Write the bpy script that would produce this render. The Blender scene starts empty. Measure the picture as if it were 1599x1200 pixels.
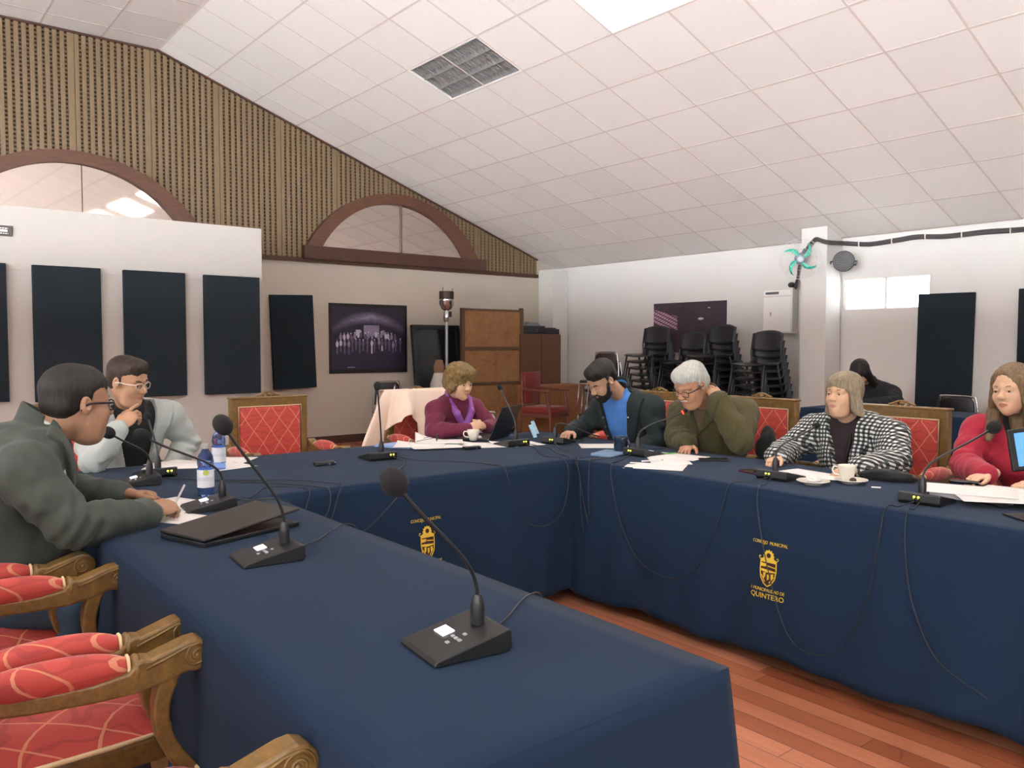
import bpy, bmesh, math, random
import numpy as np
from mathutils import Vector, Matrix, noise
R = math.radians
PI = math.pi
C = bpy.context.scene.collection
random.seed(7)

# ------------------------------------------------------------------ camera
sc = bpy.context.scene
F_PX, YAW, PIT, ROL, CAM_H = 1257.8, R(38.938), R(-2.793), R(0.068), 1.38
cd = bpy.data.cameras.new('camera'); cam = bpy.data.objects.new('camera', cd); C.objects.link(cam)
cd.sensor_width = 36.0; cd.sensor_fit = 'HORIZONTAL'; cd.lens = 36.0 * F_PX / 1599.0
cd.clip_start = 0.05; cd.clip_end = 60
fwd = Vector((math.sin(YAW) * math.cos(PIT), math.cos(YAW) * math.cos(PIT), math.sin(PIT)))
rgt = Vector((math.cos(YAW), -math.sin(YAW), 0)); upv = rgt.cross(fwd)
r2 = rgt * math.cos(ROL) + upv * math.sin(ROL); u2 = -rgt * math.sin(ROL) + upv * math.cos(ROL)
M = Matrix((r2, u2, -fwd)).transposed().to_4x4(); M.translation = (0, 0, CAM_H)
cam.matrix_world = M
sc.camera = cam

# ------------------------------------------------------------------ world, exposure
sc.view_settings.view_transform = 'Standard'
sc.view_settings.look = 'None'
sc.view_settings.gamma = 1.0
sc.view_settings.use_curve_mapping = False
sc.view_settings.exposure = 0.40
w = bpy.data.worlds.new('daylight'); sc.world = w; w.use_nodes = True
_t = w.node_tree; _bg = _t.nodes['Background']      # overcast sky above, strong glow added below the horizon to lift the ceiling
_g = _t.nodes.new('ShaderNodeTexCoord'); _s = _t.nodes.new('ShaderNodeSeparateXYZ'); _t.links.new(_g.outputs['Generated'], _s.inputs[0])
_c = _t.nodes.new('ShaderNodeMath'); _c.operation = 'LESS_THAN'; _c.inputs[1].default_value = -.01; _t.links.new(_s.outputs['Z'], _c.inputs[0])
_m = _t.nodes.new('ShaderNodeMath'); _m.operation = 'MULTIPLY_ADD'; _t.links.new(_c.outputs[0], _m.inputs[0])
SKY, LOW_GLOW = 6.0, 52.0
_m.inputs[1].default_value = LOW_GLOW - SKY; _m.inputs[2].default_value = SKY; _t.links.new(_m.outputs[0], _bg.inputs[1])
_bg.inputs[0].default_value = (0.90, 0.96, 1.0, 1)

# room numbers (metres; camera stands at x=0, y=0)
TILE = 0.61; TH = R(19.24); CT, ST = math.cos(TH), math.sin(TH)
RX, RZ, GY = 2.85, 4.88, 7.4323       # ridge x, ridge height, y of a tile joint
XR, YB, YF = 9.22, 10.27, -4.6
FX = RX - 3 * TILE                    # the ceiling is flat between x = FX and x = RX, then slopes down on both sides
XL = FX - (XR - RX)
EAVE = RZ - (XR - RX) * ST / CT
def zc(x): return RZ - max(0.0, x - RX, FX - x) * ST / CT
LIT_STRENGTH = 9.0

# ------------------------------------------------------------------ materials
MATS = {}
def lin(h):
    h = h.lstrip('#'); o = []
    for i in (0, 2, 4):
        c = int(h[i:i + 2], 16) / 255
        o.append(c / 12.92 if c <= .04045 else ((c + .055) / 1.055) ** 2.4)
    return (*o, 1)
class NT:
    def __init__(s, name):
        s.m = bpy.data.materials.new(name); s.m.use_nodes = True; s.t = s.m.node_tree
        s.b = s.t.nodes['Principled BSDF']
    def n(s, typ, **kw):
        nd = s.t.nodes.new('ShaderNode' + typ)
        for k, v in kw.items():
            if k.startswith('i_'):
                key = k[2:]
                nd.inputs[int(key) if key.isdigit() else key.replace('_', ' ')].default_value = v
            else: setattr(nd, k, v)
        return nd
    def l(s, a, b): s.t.links.new(a, b)
    def math(s, op, a, b=None, clamp=False):
        nd = s.n('Math', operation=op); nd.use_clamp = clamp
        for i, v in enumerate((a, b)):
            if v is None: continue
            if isinstance(v, (int, float)): nd.inputs[i].default_value = v
            else: s.l(v, nd.inputs[i])
        return nd.outputs[0]
    def obj(s, scale=(1, 1, 1)):
        tc = s.n('TexCoord'); mp = s.n('Mapping'); mp.inputs['Scale'].default_value = scale
        s.l(tc.outputs['Object'], mp.inputs['Vector']); return mp.outputs[0]
    def sep(s, v):
        nd = s.n('SeparateXYZ'); s.l(v, nd.inputs[0]); return nd.outputs
    def mix(s, f, a, b):
        nd = s.n('MixRGB')
        for i, v in enumerate((f, a, b)):
            if isinstance(v, (int, float)): nd.inputs[i].default_value = v
            elif isinstance(v, tuple): nd.inputs[i].default_value = v
            else: s.l(v, nd.inputs[i])
        return nd.outputs[0]
    def noise(s, vec, scale, detail=3, rough=.55):
        nd = s.n('TexNoise'); nd.inputs['Scale'].default_value = scale
        nd.inputs['Detail'].default_value = detail; nd.inputs['Roughness'].default_value = rough
        s.l(vec, nd.inputs['Vector']); return nd.outputs['Fac']
    def bump(s, h, strength=.3, dist=.01):
        nd = s.n('Bump'); nd.inputs['Strength'].default_value = strength; nd.inputs['Distance'].default_value = dist
        s.l(h, nd.inputs['Height']); s.l(nd.outputs[0], s.b.inputs['Normal'])
def mat(name, col, rough=.6, metal=0, var=.12, vs=8, bump=0, bs=60, bd=.004, sheen=0, spec=.5, scale=(1, 1, 1),
        trans=0, emit=None, es=0, sss=0, coat=0):
    if name in MATS: return MATS[name]
    t = NT(name); c = lin(col) if isinstance(col, str) else (*col, 1)
    v = t.obj(scale)
    if var:
        d = tuple(x * (1 - var) for x in c[:3]) + (1,); e = tuple(min(1, x * (1 + var)) for x in c[:3]) + (1,)
        t.l(t.mix(t.noise(v, vs), d, e), t.b.inputs['Base Color'])
    else: t.b.inputs['Base Color'].default_value = c
    t.b.inputs['Roughness'].default_value = rough; t.b.inputs['Metallic'].default_value = metal
    t.b.inputs['Specular IOR Level'].default_value = spec
    if sheen: t.b.inputs['Sheen Weight'].default_value = sheen; t.b.inputs['Sheen Roughness'].default_value = .4
    if bump: t.bump(t.noise(v, bs, 4), bump, bd)
    if trans: t.b.inputs['Transmission Weight'].default_value = trans
    if coat: t.b.inputs['Coat Weight'].default_value = coat
    if sss:
        t.b.inputs['Subsurface Weight'].default_value = sss
        t.b.inputs['Subsurface Radius'].default_value = (.012, .005, .003)
        t.b.inputs['Subsurface Scale'].default_value = .6
    if emit:
        t.b.inputs['Emission Color'].default_value = lin(emit); t.b.inputs['Emission Strength'].default_value = es
    MATS[name] = t.m; return t.m

def wood(name, c1, c2, scale=(1, 8, 8), rough=.45, ns=6, coat=0):
    if name in MATS: return MATS[name]
    t = NT(name); v = t.obj(scale)
    a = t.noise(v, ns, 6, .65); a2 = t.noise(v, ns * 4.3, 4, .6)
    f = t.math('ADD', t.math('MULTIPLY', a, 1.5), t.math('SUBTRACT', t.math('MULTIPLY', a2, .7), .65))
    t.l(t.mix(t.math('MULTIPLY', f, 1.0, True), lin(c1), lin(c2)), t.b.inputs['Base Color'])
    t.b.inputs['Roughness'].default_value = rough
    t.b.inputs['Coat Weight'].default_value = coat
    t.bump(a, .15, .003); MATS[name] = t.m; return t.m

def fabric_diamond():
    t = NT('red_diamond_fabric'); tc = t.n('TexCoord'); X, Y, Z = t.sep(tc.outputs['Object'])
    wob = t.n('TexNoise'); wob.inputs['Scale'].default_value = 9; t.l(tc.outputs['Object'], wob.inputs['Vector'])
    wb = t.math('MULTIPLY', t.math('SUBTRACT', wob.outputs['Fac'], .5), .18)
    u = t.math('ADD', t.math('MULTIPLY', X, 1 / .115), wb)
    v = t.math('MULTIPLY', t.math('ADD', Z, Y), 1 / .165)
    lines = []
    for op in ('ADD', 'SUBTRACT'):
        s_ = t.math('FRACT', t.math(op, u, v)); d = t.math('ABSOLUTE', t.math('SUBTRACT', s_, .5))
        lines.append(t.math('LESS_THAN', d, .025))
    ln = t.math('MAXIMUM', lines[0], lines[1])
    wv = t.n('TexWave', wave_type='RINGS'); wv.inputs['Scale'].default_value = 7; wv.inputs['Distortion'].default_value = 9
    wv.inputs['Detail'].default_value = 1.2; wv.inputs['Detail Scale'].default_value = 1.4; t.l(tc.outputs['Object'], wv.inputs['Vector'])
    vine = t.math('MULTIPLY', t.math('GREATER_THAN', wv.outputs['Fac'], .9), .38)
    nz = t.noise(tc.outputs['Object'], 14)
    base = t.mix(nz, lin('#a8342c'), lin('#c04238'))
    b2 = t.mix(vine, base, lin('#7d1620'))
    t.l(t.mix(t.math('MULTIPLY', ln, .55), b2, lin('#dda27a')), t.b.inputs['Base Color'])
    t.b.inputs['Roughness'].default_value = .62; t.b.inputs['Sheen Weight'].default_value = .25
    t.bump(t.noise(tc.outputs['Object'], 420, 2), .25, .001)
    MATS['diamond'] = t.m; return t.m

def floor_mat():
    t = NT('red_brown_floor_planks'); tc = t.n('TexCoord'); X, Y, Z = t.sep(tc.outputs['Object'])
    PWI = .094
    px = t.math('DIVIDE', X, PWI); row = t.math('FLOOR', px)
    off = t.math('MULTIPLY', t.math('FRACT', t.math('MULTIPLY', t.math('SINE', t.math('MULTIPLY', row, 12.989)), 437.5)), 2.4)
    py = t.math('DIVIDE', t.math('ADD', Y, off), 2.2); seg = t.math('FLOOR', py)
    cx = t.n('CombineXYZ'); t.l(row, cx.inputs[0]); t.l(seg, cx.inputs[1])
    wn = t.n('TexWhiteNoise', noise_dimensions='3D'); t.l(cx.outputs[0], wn.inputs['Vector'])
    rp = t.n('ValToRGB'); t.l(wn.outputs['Value'], rp.inputs[0]); e = rp.color_ramp.elements
    e[0].position = 0; e[0].color = lin('#925033'); e[1].position = 1; e[1].color = lin('#d8977a')
    for p_, c_ in ((.3, '#b97353'), (.6, '#c07c5c'), (.85, '#cc8a6a')):
        k = e.new(p_); k.color = lin(c_)
    mp = t.n('Mapping'); mp.inputs['Scale'].default_value = (26, 1.6, 1); t.l(tc.outputs['Object'], mp.inputs[0])
    g = t.noise(mp.outputs[0], 2.2, 5, .6)
    c = t.mix(t.math('MULTIPLY', g, .55), rp.outputs[0], lin('#8d4c32'))
    fx = t.math('FRACT', px); edge = t.math('MINIMUM', fx, t.math('SUBTRACT', 1.0, fx))
    gap = t.math('LESS_THAN', edge, .022)
    fy = t.math('FRACT', py); gy = t.math('LESS_THAN', fy, .0016)
    gp = t.math('MAXIMUM', gap, gy)
    t.l(t.mix(t.math('MULTIPLY', gp, .7), c, lin('#2c120a')), t.b.inputs['Base Color'])
    t.l(t.math('ADD', t.math('MULTIPLY', g, .25), .28), t.b.inputs['Roughness'])
    t.bump(t.math('SUBTRACT', t.math('MULTIPLY', g, .3), gp), .3, .002)
    return t.m

def tile_mat():
    t = NT('mineral_fibre_ceiling_tile'); tc = t.n('TexCoord'); X, Y, Z = t.sep(tc.outputs['Object'])
    a = t.math('FLOOR', t.math('DIVIDE', t.math('SUBTRACT', X, RX), TILE * CT)); b = t.math('FLOOR', t.math('DIVIDE', t.math('SUBTRACT', Y, GY), TILE))
    cx = t.n('CombineXYZ'); t.l(a, cx.inputs[0]); t.l(b, cx.inputs[1])
    wn = t.n('TexWhiteNoise'); t.l(cx.outputs[0], wn.inputs['Vector'])
    c = t.mix(wn.outputs['Value'], lin('#e4e0dc'), lin('#eae6e2'))
    n = t.noise(tc.outputs['Object'], 1.3, 4)
    t.l(t.mix(t.math('MULTIPLY', n, .12), c, lin('#cfc4b8')), t.b.inputs['Base Color'])
    t.b.inputs['Roughness'].default_value = .85; t.b.inputs['Specular IOR Level'].default_value = .2
    t.bump(t.noise(tc.outputs['Object'], 160, 2), .15, .002); return t.m

M_WALL = mat('off_white_wall_paint', '#d9d6d2', .75, var=.03, vs=1.2, bump=.08, bs=25, spec=.25)
M_PART = mat('partition_paint', '#b3afa9', .75, var=.03, vs=1.2, bump=.08, bs=25, spec=.25)
M_WALLB = mat('beige_wall_paint', '#c0b6a8', .75, var=.04, vs=1.2, bump=.08, bs=25, spec=.25)
M_TILE = tile_mat(); M_FLOOR = floor_mat()
M_TBAR = mat('ceiling_grid_bar', '#cfc5be', .6, var=0)
M_SLAT = wood('slat_wood', '#6d5941', '#857156', (14, 14, 1.2), .6)
M_SLATB = wood('cross_slat_wood', '#65523c', '#7a6449', (1.2, 14, 14), .6)
M_DARKBACK = mat('dark_cavity_board', '#3a2a1e', .9, var=.1)
M_BROWN = wood('stained_brown_beam', '#3c241b', '#553528', (1, 6, 6), .5)
M_BROWNL = wood('stained_arch_wood', '#4c2e22', '#6c4735', (1, 6, 6), .5)
M_NAVY = mat('navy_polyester_tablecloth', '#192a40', .9, var=.12, vs=2.2, bump=.12, bs=500, bd=.001, sheen=.04, spec=.15)
M_DIA = fabric_diamond()
M_GOLD = wood('carved_gilt_oak', '#54401f', '#8c6a35', (5, 5, 5), .38, coat=.15)
M_CREAM = mat('cream_piping', '#e2c79c', .7, var=.1, vs=40, bump=.3, bs=300)
M_BLACK = mat('black_plastic', '#17181a', .42, var=.08)
M_BLACKS = mat('satin_black_plastic', '#1d1f22', .32, var=.05)
M_FOAM = mat('black_foam', '#121314', .95, var=.15, vs=120, bump=.6, bs=500, bd=.002)
M_ACU = mat('charcoal_acoustic_foam', '#232a30', .97, var=.2, vs=60, bump=.5, bs=260, bd=.004, spec=.15)
M_CHROME = mat('chrome', '#cfd0d2', .18, 1, var=.03)
M_STEEL = mat('grey_painted_steel', '#5d6063', .4, .6, var=.05)
M_WHITE = mat('white_gloss', '#eeece8', .3, var=.02)
M_PAPER = mat('white_paper', '#f1f0ee', .85, var=.02, vs=3, spec=.2)
M_DISP = mat('lit_lcd', '#ffffff', .4, var=0, emit='#f2f4ff', es=1.6)
M_LEDG = mat('yellow_green_led', '#d8e04a', .4, var=0, emit='#dfe64a', es=2.2)
M_LEDR = mat('red_led_ring', '#ff3020', .4, var=0, emit='#ff2a18', es=6)
M_BTN = mat('grey_button', '#9a9da0', .5, var=0)
M_TUBE = mat('fluorescent_diffuser', '#ffffff', .5, var=0, emit='#fff6ee', es=LIT_STRENGTH)
M_ALU = mat('brushed_aluminium_louvre', '#aeb0b0', .28, 1, var=.1, vs=30)
M_MIRROR = mat('mirror_pane', '#f2eee8', .03, 1, var=0)
M_BASEB = wood('dark_baseboard', '#3a221a', '#523026', (1, 6, 6), .5)
M_GLASS = mat('window_glass', '#ffffff', .02, var=0, trans=1)
M_SHIRTW = mat('white_cotton', '#e8e8e6', .85, var=.03, bump=.2, bs=300, bd=.001)

# ------------------------------------------------------------------ mesh helpers
class MB:
    def __init__(s): s.v = []; s.f = []; s.mi = []; s.mats = []
    def _m(s, m):
        if m is None: return 0
        if m not in s.mats: s.mats.append(m)
        return s.mats.index(m)
    def add(s, vs, fs, m=None):
        o = len(s.v); s.v += [tuple(p) for p in vs]; k = s._m(m)
        for f in fs: s.f.append(tuple(i + o for i in f)); s.mi.append(k)
        return s
    def box(s, c, sz, rot=None, m=None):
        cx, cy, cz = c; a, b, d = (x / 2 for x in sz); vs = []
        for i in (-1, 1):
            for j in (-1, 1):
                for k in (-1, 1):
                    p = Vector((i * a, j * b, k * d))
                    if rot is not None: p = rot @ p
                    vs.append((cx + p.x, cy + p.y, cz + p.z))
        return s.add(vs, [(0, 1, 3, 2), (4, 6, 7, 5), (0, 4, 5, 1), (2, 3, 7, 6), (0, 2, 6, 4), (1, 5, 7, 3)], m)
    def b2(s, x0, x1, y0, y1, z0, z1, m=None):
        return s.box(((x0 + x1) / 2, (y0 + y1) / 2, (z0 + z1) / 2), (abs(x1 - x0), abs(y1 - y0), abs(z1 - z0)), None, m)
    def tube(s, pts, r, n=8, caps=True, m=None, closed=False, flat=None):
        pts = [Vector(p) for p in pts]; N = len(pts)
        rs = r if isinstance(r, (list, tuple)) else [r] * N
        vs = []; up = None
        for i, p in enumerate(pts):
            if closed: t = pts[(i + 1) % N] - pts[i - 1]
            else: t = pts[min(i + 1, N - 1)] - pts[max(i - 1, 0)]
            if t.length < 1e-9: t = Vector((0, 0, 1))
            t.normalize()
            if up is None:
                up = Vector((0, 0, 1)) if abs(t.z) < .9 else Vector((1, 0, 0))
            a = t.cross(up)
            if a.length < 1e-6: a = t.cross(Vector((1, 0, 0)))
            a.normalize(); b = a.cross(t).normalized(); up = b
            fa, fb = flat if flat else (1, 1)
            for k in range(n):
                an = 2 * PI * k / n + (PI / 4 if n == 4 else 0)
                vs.append(p + a * math.cos(an) * rs[i] * fa + b * math.sin(an) * rs[i] * fb)
        fs = []
        for i in range(N if closed else N - 1):
            for k in range(n):
                j = (i + 1) % N
                fs.append((i * n + k, i * n + (k + 1) % n, j * n + (k + 1) % n, j * n + k))
        if caps and not closed:
            fs.append(tuple(range(n))[::-1]); fs.append(tuple((N - 1) * n + k for k in range(n)))
        return s.add(vs, fs, m)
    def lathe(s, prof, o=(0, 0, 0), n=20, rot=None, m=None):
        vs = []; o = Vector(o)
        for r, z in prof:
            for k in range(n):
                a = 2 * PI * k / n; p = Vector((r * math.cos(a), r * math.sin(a), z))
                if rot is not None: p = rot @ p
                vs.append(o + p)
        fs = []
        for i in range(len(prof) - 1):
            for k in range(n): fs.append((i * n + k, i * n + (k + 1) % n, (i + 1) * n + (k + 1) % n, (i + 1) * n + k))
        fs.append(tuple(range(n))[::-1]); fs.append(tuple((len(prof) - 1) * n + k for k in range(n)))
        return s.add(vs, fs, m)
    def ell(s, c, r, rot=None, n=16, k=10, m=None):
        vs = []; c = Vector(c)
        for i in range(k + 1):
            ph = PI * i / k
            for j in range(n):
                a = 2 * PI * j / n
                p = Vector((r[0] * math.sin(ph) * math.cos(a), r[1] * math.sin(ph) * math.sin(a), -r[2] * math.cos(ph)))
                if rot is not None: p = rot @ p
                vs.append(c + p)
        fs = []
        for i in range(k):
            for j in range(n): fs.append((i * n + j, i * n + (j + 1) % n, (i + 1) * n + (j + 1) % n, (i + 1) * n + j))
        return s.add(vs, fs, m)
    def prism(s, poly, y0, y1, axis='y', m=None):
        # poly in (a,b); extruded along axis
        n = len(poly); vs = []
        for t in (y0, y1):
            for a, b in poly:
                vs.append({'y': (a, t, b), 'x': (t, a, b), 'z': (a, b, t)}[axis])
        fs = [tuple(range(n)), tuple(range(2 * n - 1, n - 1, -1))]
        for i in range(n): fs.append((i, i + n, (i + 1) % n + n, (i + 1) % n))
        return s.add(vs, fs, m)
    def build(s, name, m=None, parent=None, smooth=False, bevel=0, seg=2, sub=0, loc=None, rot=None, cloth=0):
        me = bpy.data.meshes.new(name); me.from_pydata(s.v, [], s.f)
        mats = s.mats if s.mats else [m]
        if s.mats and m is not None: pass
        for x in mats: me.materials.append(x)
        if len(mats) > 1:
            for p, k in zip(me.polygons, s.mi): p.material_index = k
        bm = bmesh.new(); bm.from_mesh(me); bmesh.ops.remove_doubles(bm, verts=bm.verts, dist=1e-5)
        bmesh.ops.recalc_face_normals(bm, faces=bm.faces); bm.to_mesh(me); bm.free()
        if smooth:
            for p in me.polygons: p.use_smooth = True
            if smooth == 'auto': me.set_sharp_from_angle(angle=R(40))
        o = bpy.data.objects.new(name, me); C.objects.link(o)
        if parent: o.parent = parent
        if loc: o.location = loc
        if rot: o.rotation_euler = rot
        if bevel:
            b = o.modifiers.new('bevel', 'BEVEL'); b.width = bevel; b.segments = seg; b.limit_method = 'ANGLE'; b.angle_limit = R(35)
        if sub:
            b = o.modifiers.new('sub', 'SUBSURF'); b.levels = sub; b.render_levels = sub
        return o
def tag(o, label, cat, group=None, kind=None):
    o['label'] = label; o['category'] = cat
    if group: o['group'] = group
    if kind: o['kind'] = kind
    return o
def thing(name, label, cat, loc=(0, 0, 0), rz=0, group=None):
    o = bpy.data.objects.new(name, None); C.objects.link(o); o.empty_display_size = .1
    o.location = loc; o.rotation_euler = (0, 0, rz); return tag(o, label, cat, group)
def struct(mb, name, m=None, **kw):
    o = mb.build(name, m, **kw); o['kind'] = 'structure'; return o
def dup(root, loc=None, rz=None, label=None, group=None):
    r = root.copy(); C.objects.link(r)
    if loc is not None: r.location = loc
    if rz is not None: r.rotation_euler = (0, 0, rz)
    if label: r['label'] = label
    if group: r['group'] = group
    for ch in list(root.children):
        c = ch.copy(); C.objects.link(c); c.parent = r
        for g in list(ch.children):
            d = g.copy(); C.objects.link(d); d.parent = c
    return r
def bez(p0, p1, p2, p3, n=12):
    p0, p1, p2, p3 = map(Vector, (p0, p1, p2, p3))
    return [p0 * (1 - t) ** 3 + p1 * 3 * t * (1 - t) ** 2 + p2 * 3 * t * t * (1 - t) + p3 * t ** 3 for t in (i / n for i in range(n + 1))]
def catmull(P, n=8):
    P = [Vector(p) for p in P]; Q = [P[0] * 2 - P[1]] + P + [P[-1] * 2 - P[-2]]; out = []
    for i in range(1, len(Q) - 2):
        for k in range(n):
            t = k / n; a, b, c, d = Q[i - 1:i + 3]
            out.append(.5 * ((2 * b) + (c - a) * t + (2 * a - 5 * b + 4 * c - d) * t * t + (3 * b - a - 3 * c + d) * t ** 3))
    out.append(P[-1]); return out

# ------------------------------------------------------------------ room shell
struct(MB().b2(XL - .2, XR + .2, YF - .2, YB + .2, -.12, 0), 'floor', M_FLOOR)
fix = [(-1, j) for j in (0, 4, 7, 10)]       # two-tile fixtures: row of tiles below the ridge, first tile joint in y
fixL = [7, 10]
JMIN, JMAX = -5, 20
mb = MB()
def cpt(i, j, dz=0, side=1):                   # i tiles down from the ridge
    return ((RX if side == 1 else FX) + side * i * TILE * CT, GY - j * TILE, RZ - i * TILE * ST + dz)
for side in (1, -1):
    for i in range(0, 12):
        for j in range(JMIN, JMAX):
            if side == 1 and i == 3 and any(f[1] <= j < f[1] + 2 for f in fix): continue
            if side == -1 and i == 3 and any(f <= j < f + 2 for f in fixL): continue
            i1 = min(i + 1, 11.05)
            mb.add([cpt(i, j, 0, side), cpt(i1, j, 0, side), cpt(i1, j + 1, 0, side), cpt(i, j + 1, 0, side)], [(0, 1, 2, 3)])
for i in range(3):
    for j in range(JMIN, JMAX): mb.add([(FX + i * TILE, GY - j * TILE, RZ), (FX + (i + 1) * TILE, GY - j * TILE, RZ), (FX + (i + 1) * TILE, GY - (j + 1) * TILE, RZ), (FX + i * TILE, GY - (j + 1) * TILE, RZ)], [(0, 1, 2, 3)])
ceil = struct(mb, 'ceiling', M_TILE)
mb = MB()
mb.add([cpt(0, JMIN, .4, 1), cpt(11.3, JMIN, .4, 1), cpt(11.3, JMAX, .4, 1), cpt(0, JMAX, .4, 1)], [(0, 1, 2, 3)])
mb.add([cpt(0, JMIN, .4, -1), cpt(11.3, JMIN, .4, -1), cpt(11.3, JMAX, .4, -1), cpt(0, JMAX, .4, -1)], [(0, 1, 2, 3)])
mb.add([(FX, GY - JMIN * TILE, RZ + .4), (RX, GY - JMIN * TILE, RZ + .4), (RX, GY - JMAX * TILE, RZ + .4), (FX, GY - JMAX * TILE, RZ + .4)], [(0, 1, 2, 3)])
struct(mb, 'ceiling_roof_deck', M_DARKBACK)
mb = MB()
for side in (1, -1):
    rt = Matrix.Rotation(side * TH, 3, 'Y')
    for i in range(0, 12):
        p = cpt(i, 0, -.002, side)
        mb.box((p[0], (YF + YB) / 2, p[2]), (.020 if i else .03, YB - YF, .003), rt)
    for j in range(JMIN, JMAX + 1):
        y = GY - j * TILE
        if YF < y < YB:
            q = cpt(5.52, 0, -.002, side); mb.box((q[0], y, q[2]), (11.04 * TILE, .020, .003), rt)
for i in range(1, 3): mb.box((FX + i * TILE, (YF + YB) / 2, RZ - .002), (.020, YB - YF, .003))
for j in range(JMIN, JMAX + 1):
    y = GY - j * TILE
    if YF < y < YB: mb.box(((FX + RX) / 2, y, RZ - .002), (RX - FX, .020, .003))
struct(mb, 'trim_1', M_TBAR)
# walls
def wall_poly(poly, y0, y1, name, m): return struct(MB().prism(poly, y0, y1), name, m)
wall_poly([(XL - .15, 0), (XR + .15, 0), (XR + .15, EAVE + .3), (RX, RZ + .3), (FX, RZ + .3), (XL - .15, EAVE + .3)], YB, YB + .15, 'wall_back', M_WALLB)
# rear wall (behind the camera) with unseen window openings added to bring in light
mb = MB()
mb.b2(XL, XR, YF - .15, YF, 0, 1.5); mb.b2(XL, XR, YF - .15, YF, 2.55, RZ)
for x0, x1 in ((XL, -4.2), (-1.6, -.9), (1.2, XR)): mb.b2(x0, x1, YF - .15, YF, 1.5, 2.55)
struct(mb, 'wall_front', M_WALL)
mb = MB(); mb.b2(XL - .15, XL, YF, YB, 0, 1.45); mb.b2(XL - .15, XL, YF, YB, 2.4, EAVE + .2)
for y0, y1 in ((YF, -3.6), (-1.2, -.6), (1.8, 2.4), (4.8, 5.4), (7.8, YB)): mb.b2(XL - .15, XL, y0, y1, 1.45, 2.4)  # unseen window openings, added to light the right ceiling slope
struct(mb, 'wall_left', M_WALL)
# right wall with a small high window
WY0, WY1, WZ0, WZ1 = 4.06, 5.06, 1.80, 2.165
mb = MB()
mb.b2(XR, XR + .15, YF, WY0, 0, EAVE + .1); mb.b2(XR, XR + .15, WY1, YB, 0, EAVE + .1)
mb.b2(XR, XR + .15, WY0, WY1, 0, WZ0); mb.b2(XR, XR + .15, WY0, WY1, WZ1, EAVE + .1)
struct(mb, 'wall_right', M_WALL)
mb = MB()
for z in (WZ0, WZ1): mb.b2(XR + .02, XR + .06, WY0, WY1, z - .012, z + .012)
for y in (WY0, (WY0 + WY1) / 2, WY1): mb.b2(XR + .02, XR + .06, y - .012, y + .012, WZ0, WZ1)
wf = struct(mb, 'window_1', M_WHITE)
MB().b2(XR + .035, XR + .041, WY0 + .01, WY1 - .01, WZ0 + .01, WZ1 - .01).build('window_pane', M_GLASS, wf)
struct(MB().b2(8.87, XR, 5.09, 5.42, 0, zc(8.87) + .02), 'wall_pillar', M_WALL)
struct(MB().b2(XR - .35, XR - .02, YB - .36, YB, 0, 2.62), 'wall_corner_column', M_WALL)
# free-standing partition
PY = 8.56
struct(MB().b2(XL, 3.42, PY, PY + .12, 0, 2.633), 'wall_partition', M_PART, bevel=.004)
struct(MB().b2(XL, 3.42, PY - .012, PY, 2.055, 2.09), 'trim_2', M_PART)
struct(MB().b2(XL, 3.42, PY - .012, PY, 0, .10), 'baseboard_partition', M_BASEB)
struct(MB().b2(3.42, XR - .35, YB - .015, YB, 0, .11), 'baseboard_back', M_BASEB)
mb = MB(); mb.b2(XR - .015, XR, YF, 5.09, 0, .11); mb.b2(XR - .015, XR, 5.42, YB - .36, 0, .11)
struct(mb, 'baseboard_right', M_BASEB)
# slatted gable: dark backing, cross slats, upright slats
GZ0 = 2.53; XS0, XS1 = XL, 8.80
tri = [(XS0, GZ0), (XS1, GZ0), (XS1, zc(XS1) - .01), (RX, RZ - .01), (FX, RZ - .01), (XS0, zc(XS0) - .01)]
struct(MB().prism(tri, YB - .012, YB - .002), 'wall_back_backing', M_DARKBACK)
mb = MB(); z = GZ0 + .03
while z < RZ - .02:
    xa = max(XS0, FX - (RZ - z) / ST * CT); xb = min(XS1, RX + (RZ - z) / ST * CT)
    mb.b2(xa, xb, YB - .028, YB - .013, z, z + .022); z += .046
struct(mb, 'wall_back_cross_slats', M_SLATB)
mb = MB(); x = XS0 + .02; k = 0
while x < XS1 - .05:
    wd = .045 if k % 11 else .066
    mb.prism([(x, GZ0), (x + wd, GZ0), (x + wd, min(zc(x), zc(x + wd)) - .012), (x, min(zc(x), zc(x + wd)) - .012)], YB - .044, YB - .029)
    x += wd + (.028 if k % 11 else .006); k += 1
struct(mb, 'wall_back_slats', M_SLAT)
mb = MB()
for s_ in (1, -1):
    L = (XS1 - RX) / CT if s_ == 1 else (FX - XS0) / CT
    rt = Matrix.Rotation(s_ * TH, 3, 'Y'); c = ((RX if s_ == 1 else FX) + s_ * L / 2 * CT, YB - .04, RZ - L / 2 * ST - .018)
    mb.box(c, (L, .05, .022), rt)
mb.box(((FX + RX) / 2, YB - .04, RZ - .018), (RX - FX, .05, .022))
struct(mb, 'trim_3', M_BROWN)
struct(MB().b2(XS0, 8.80, YB - .075, YB - .001, 2.49, 2.545), 'trim_4', M_BROWN)

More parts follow.
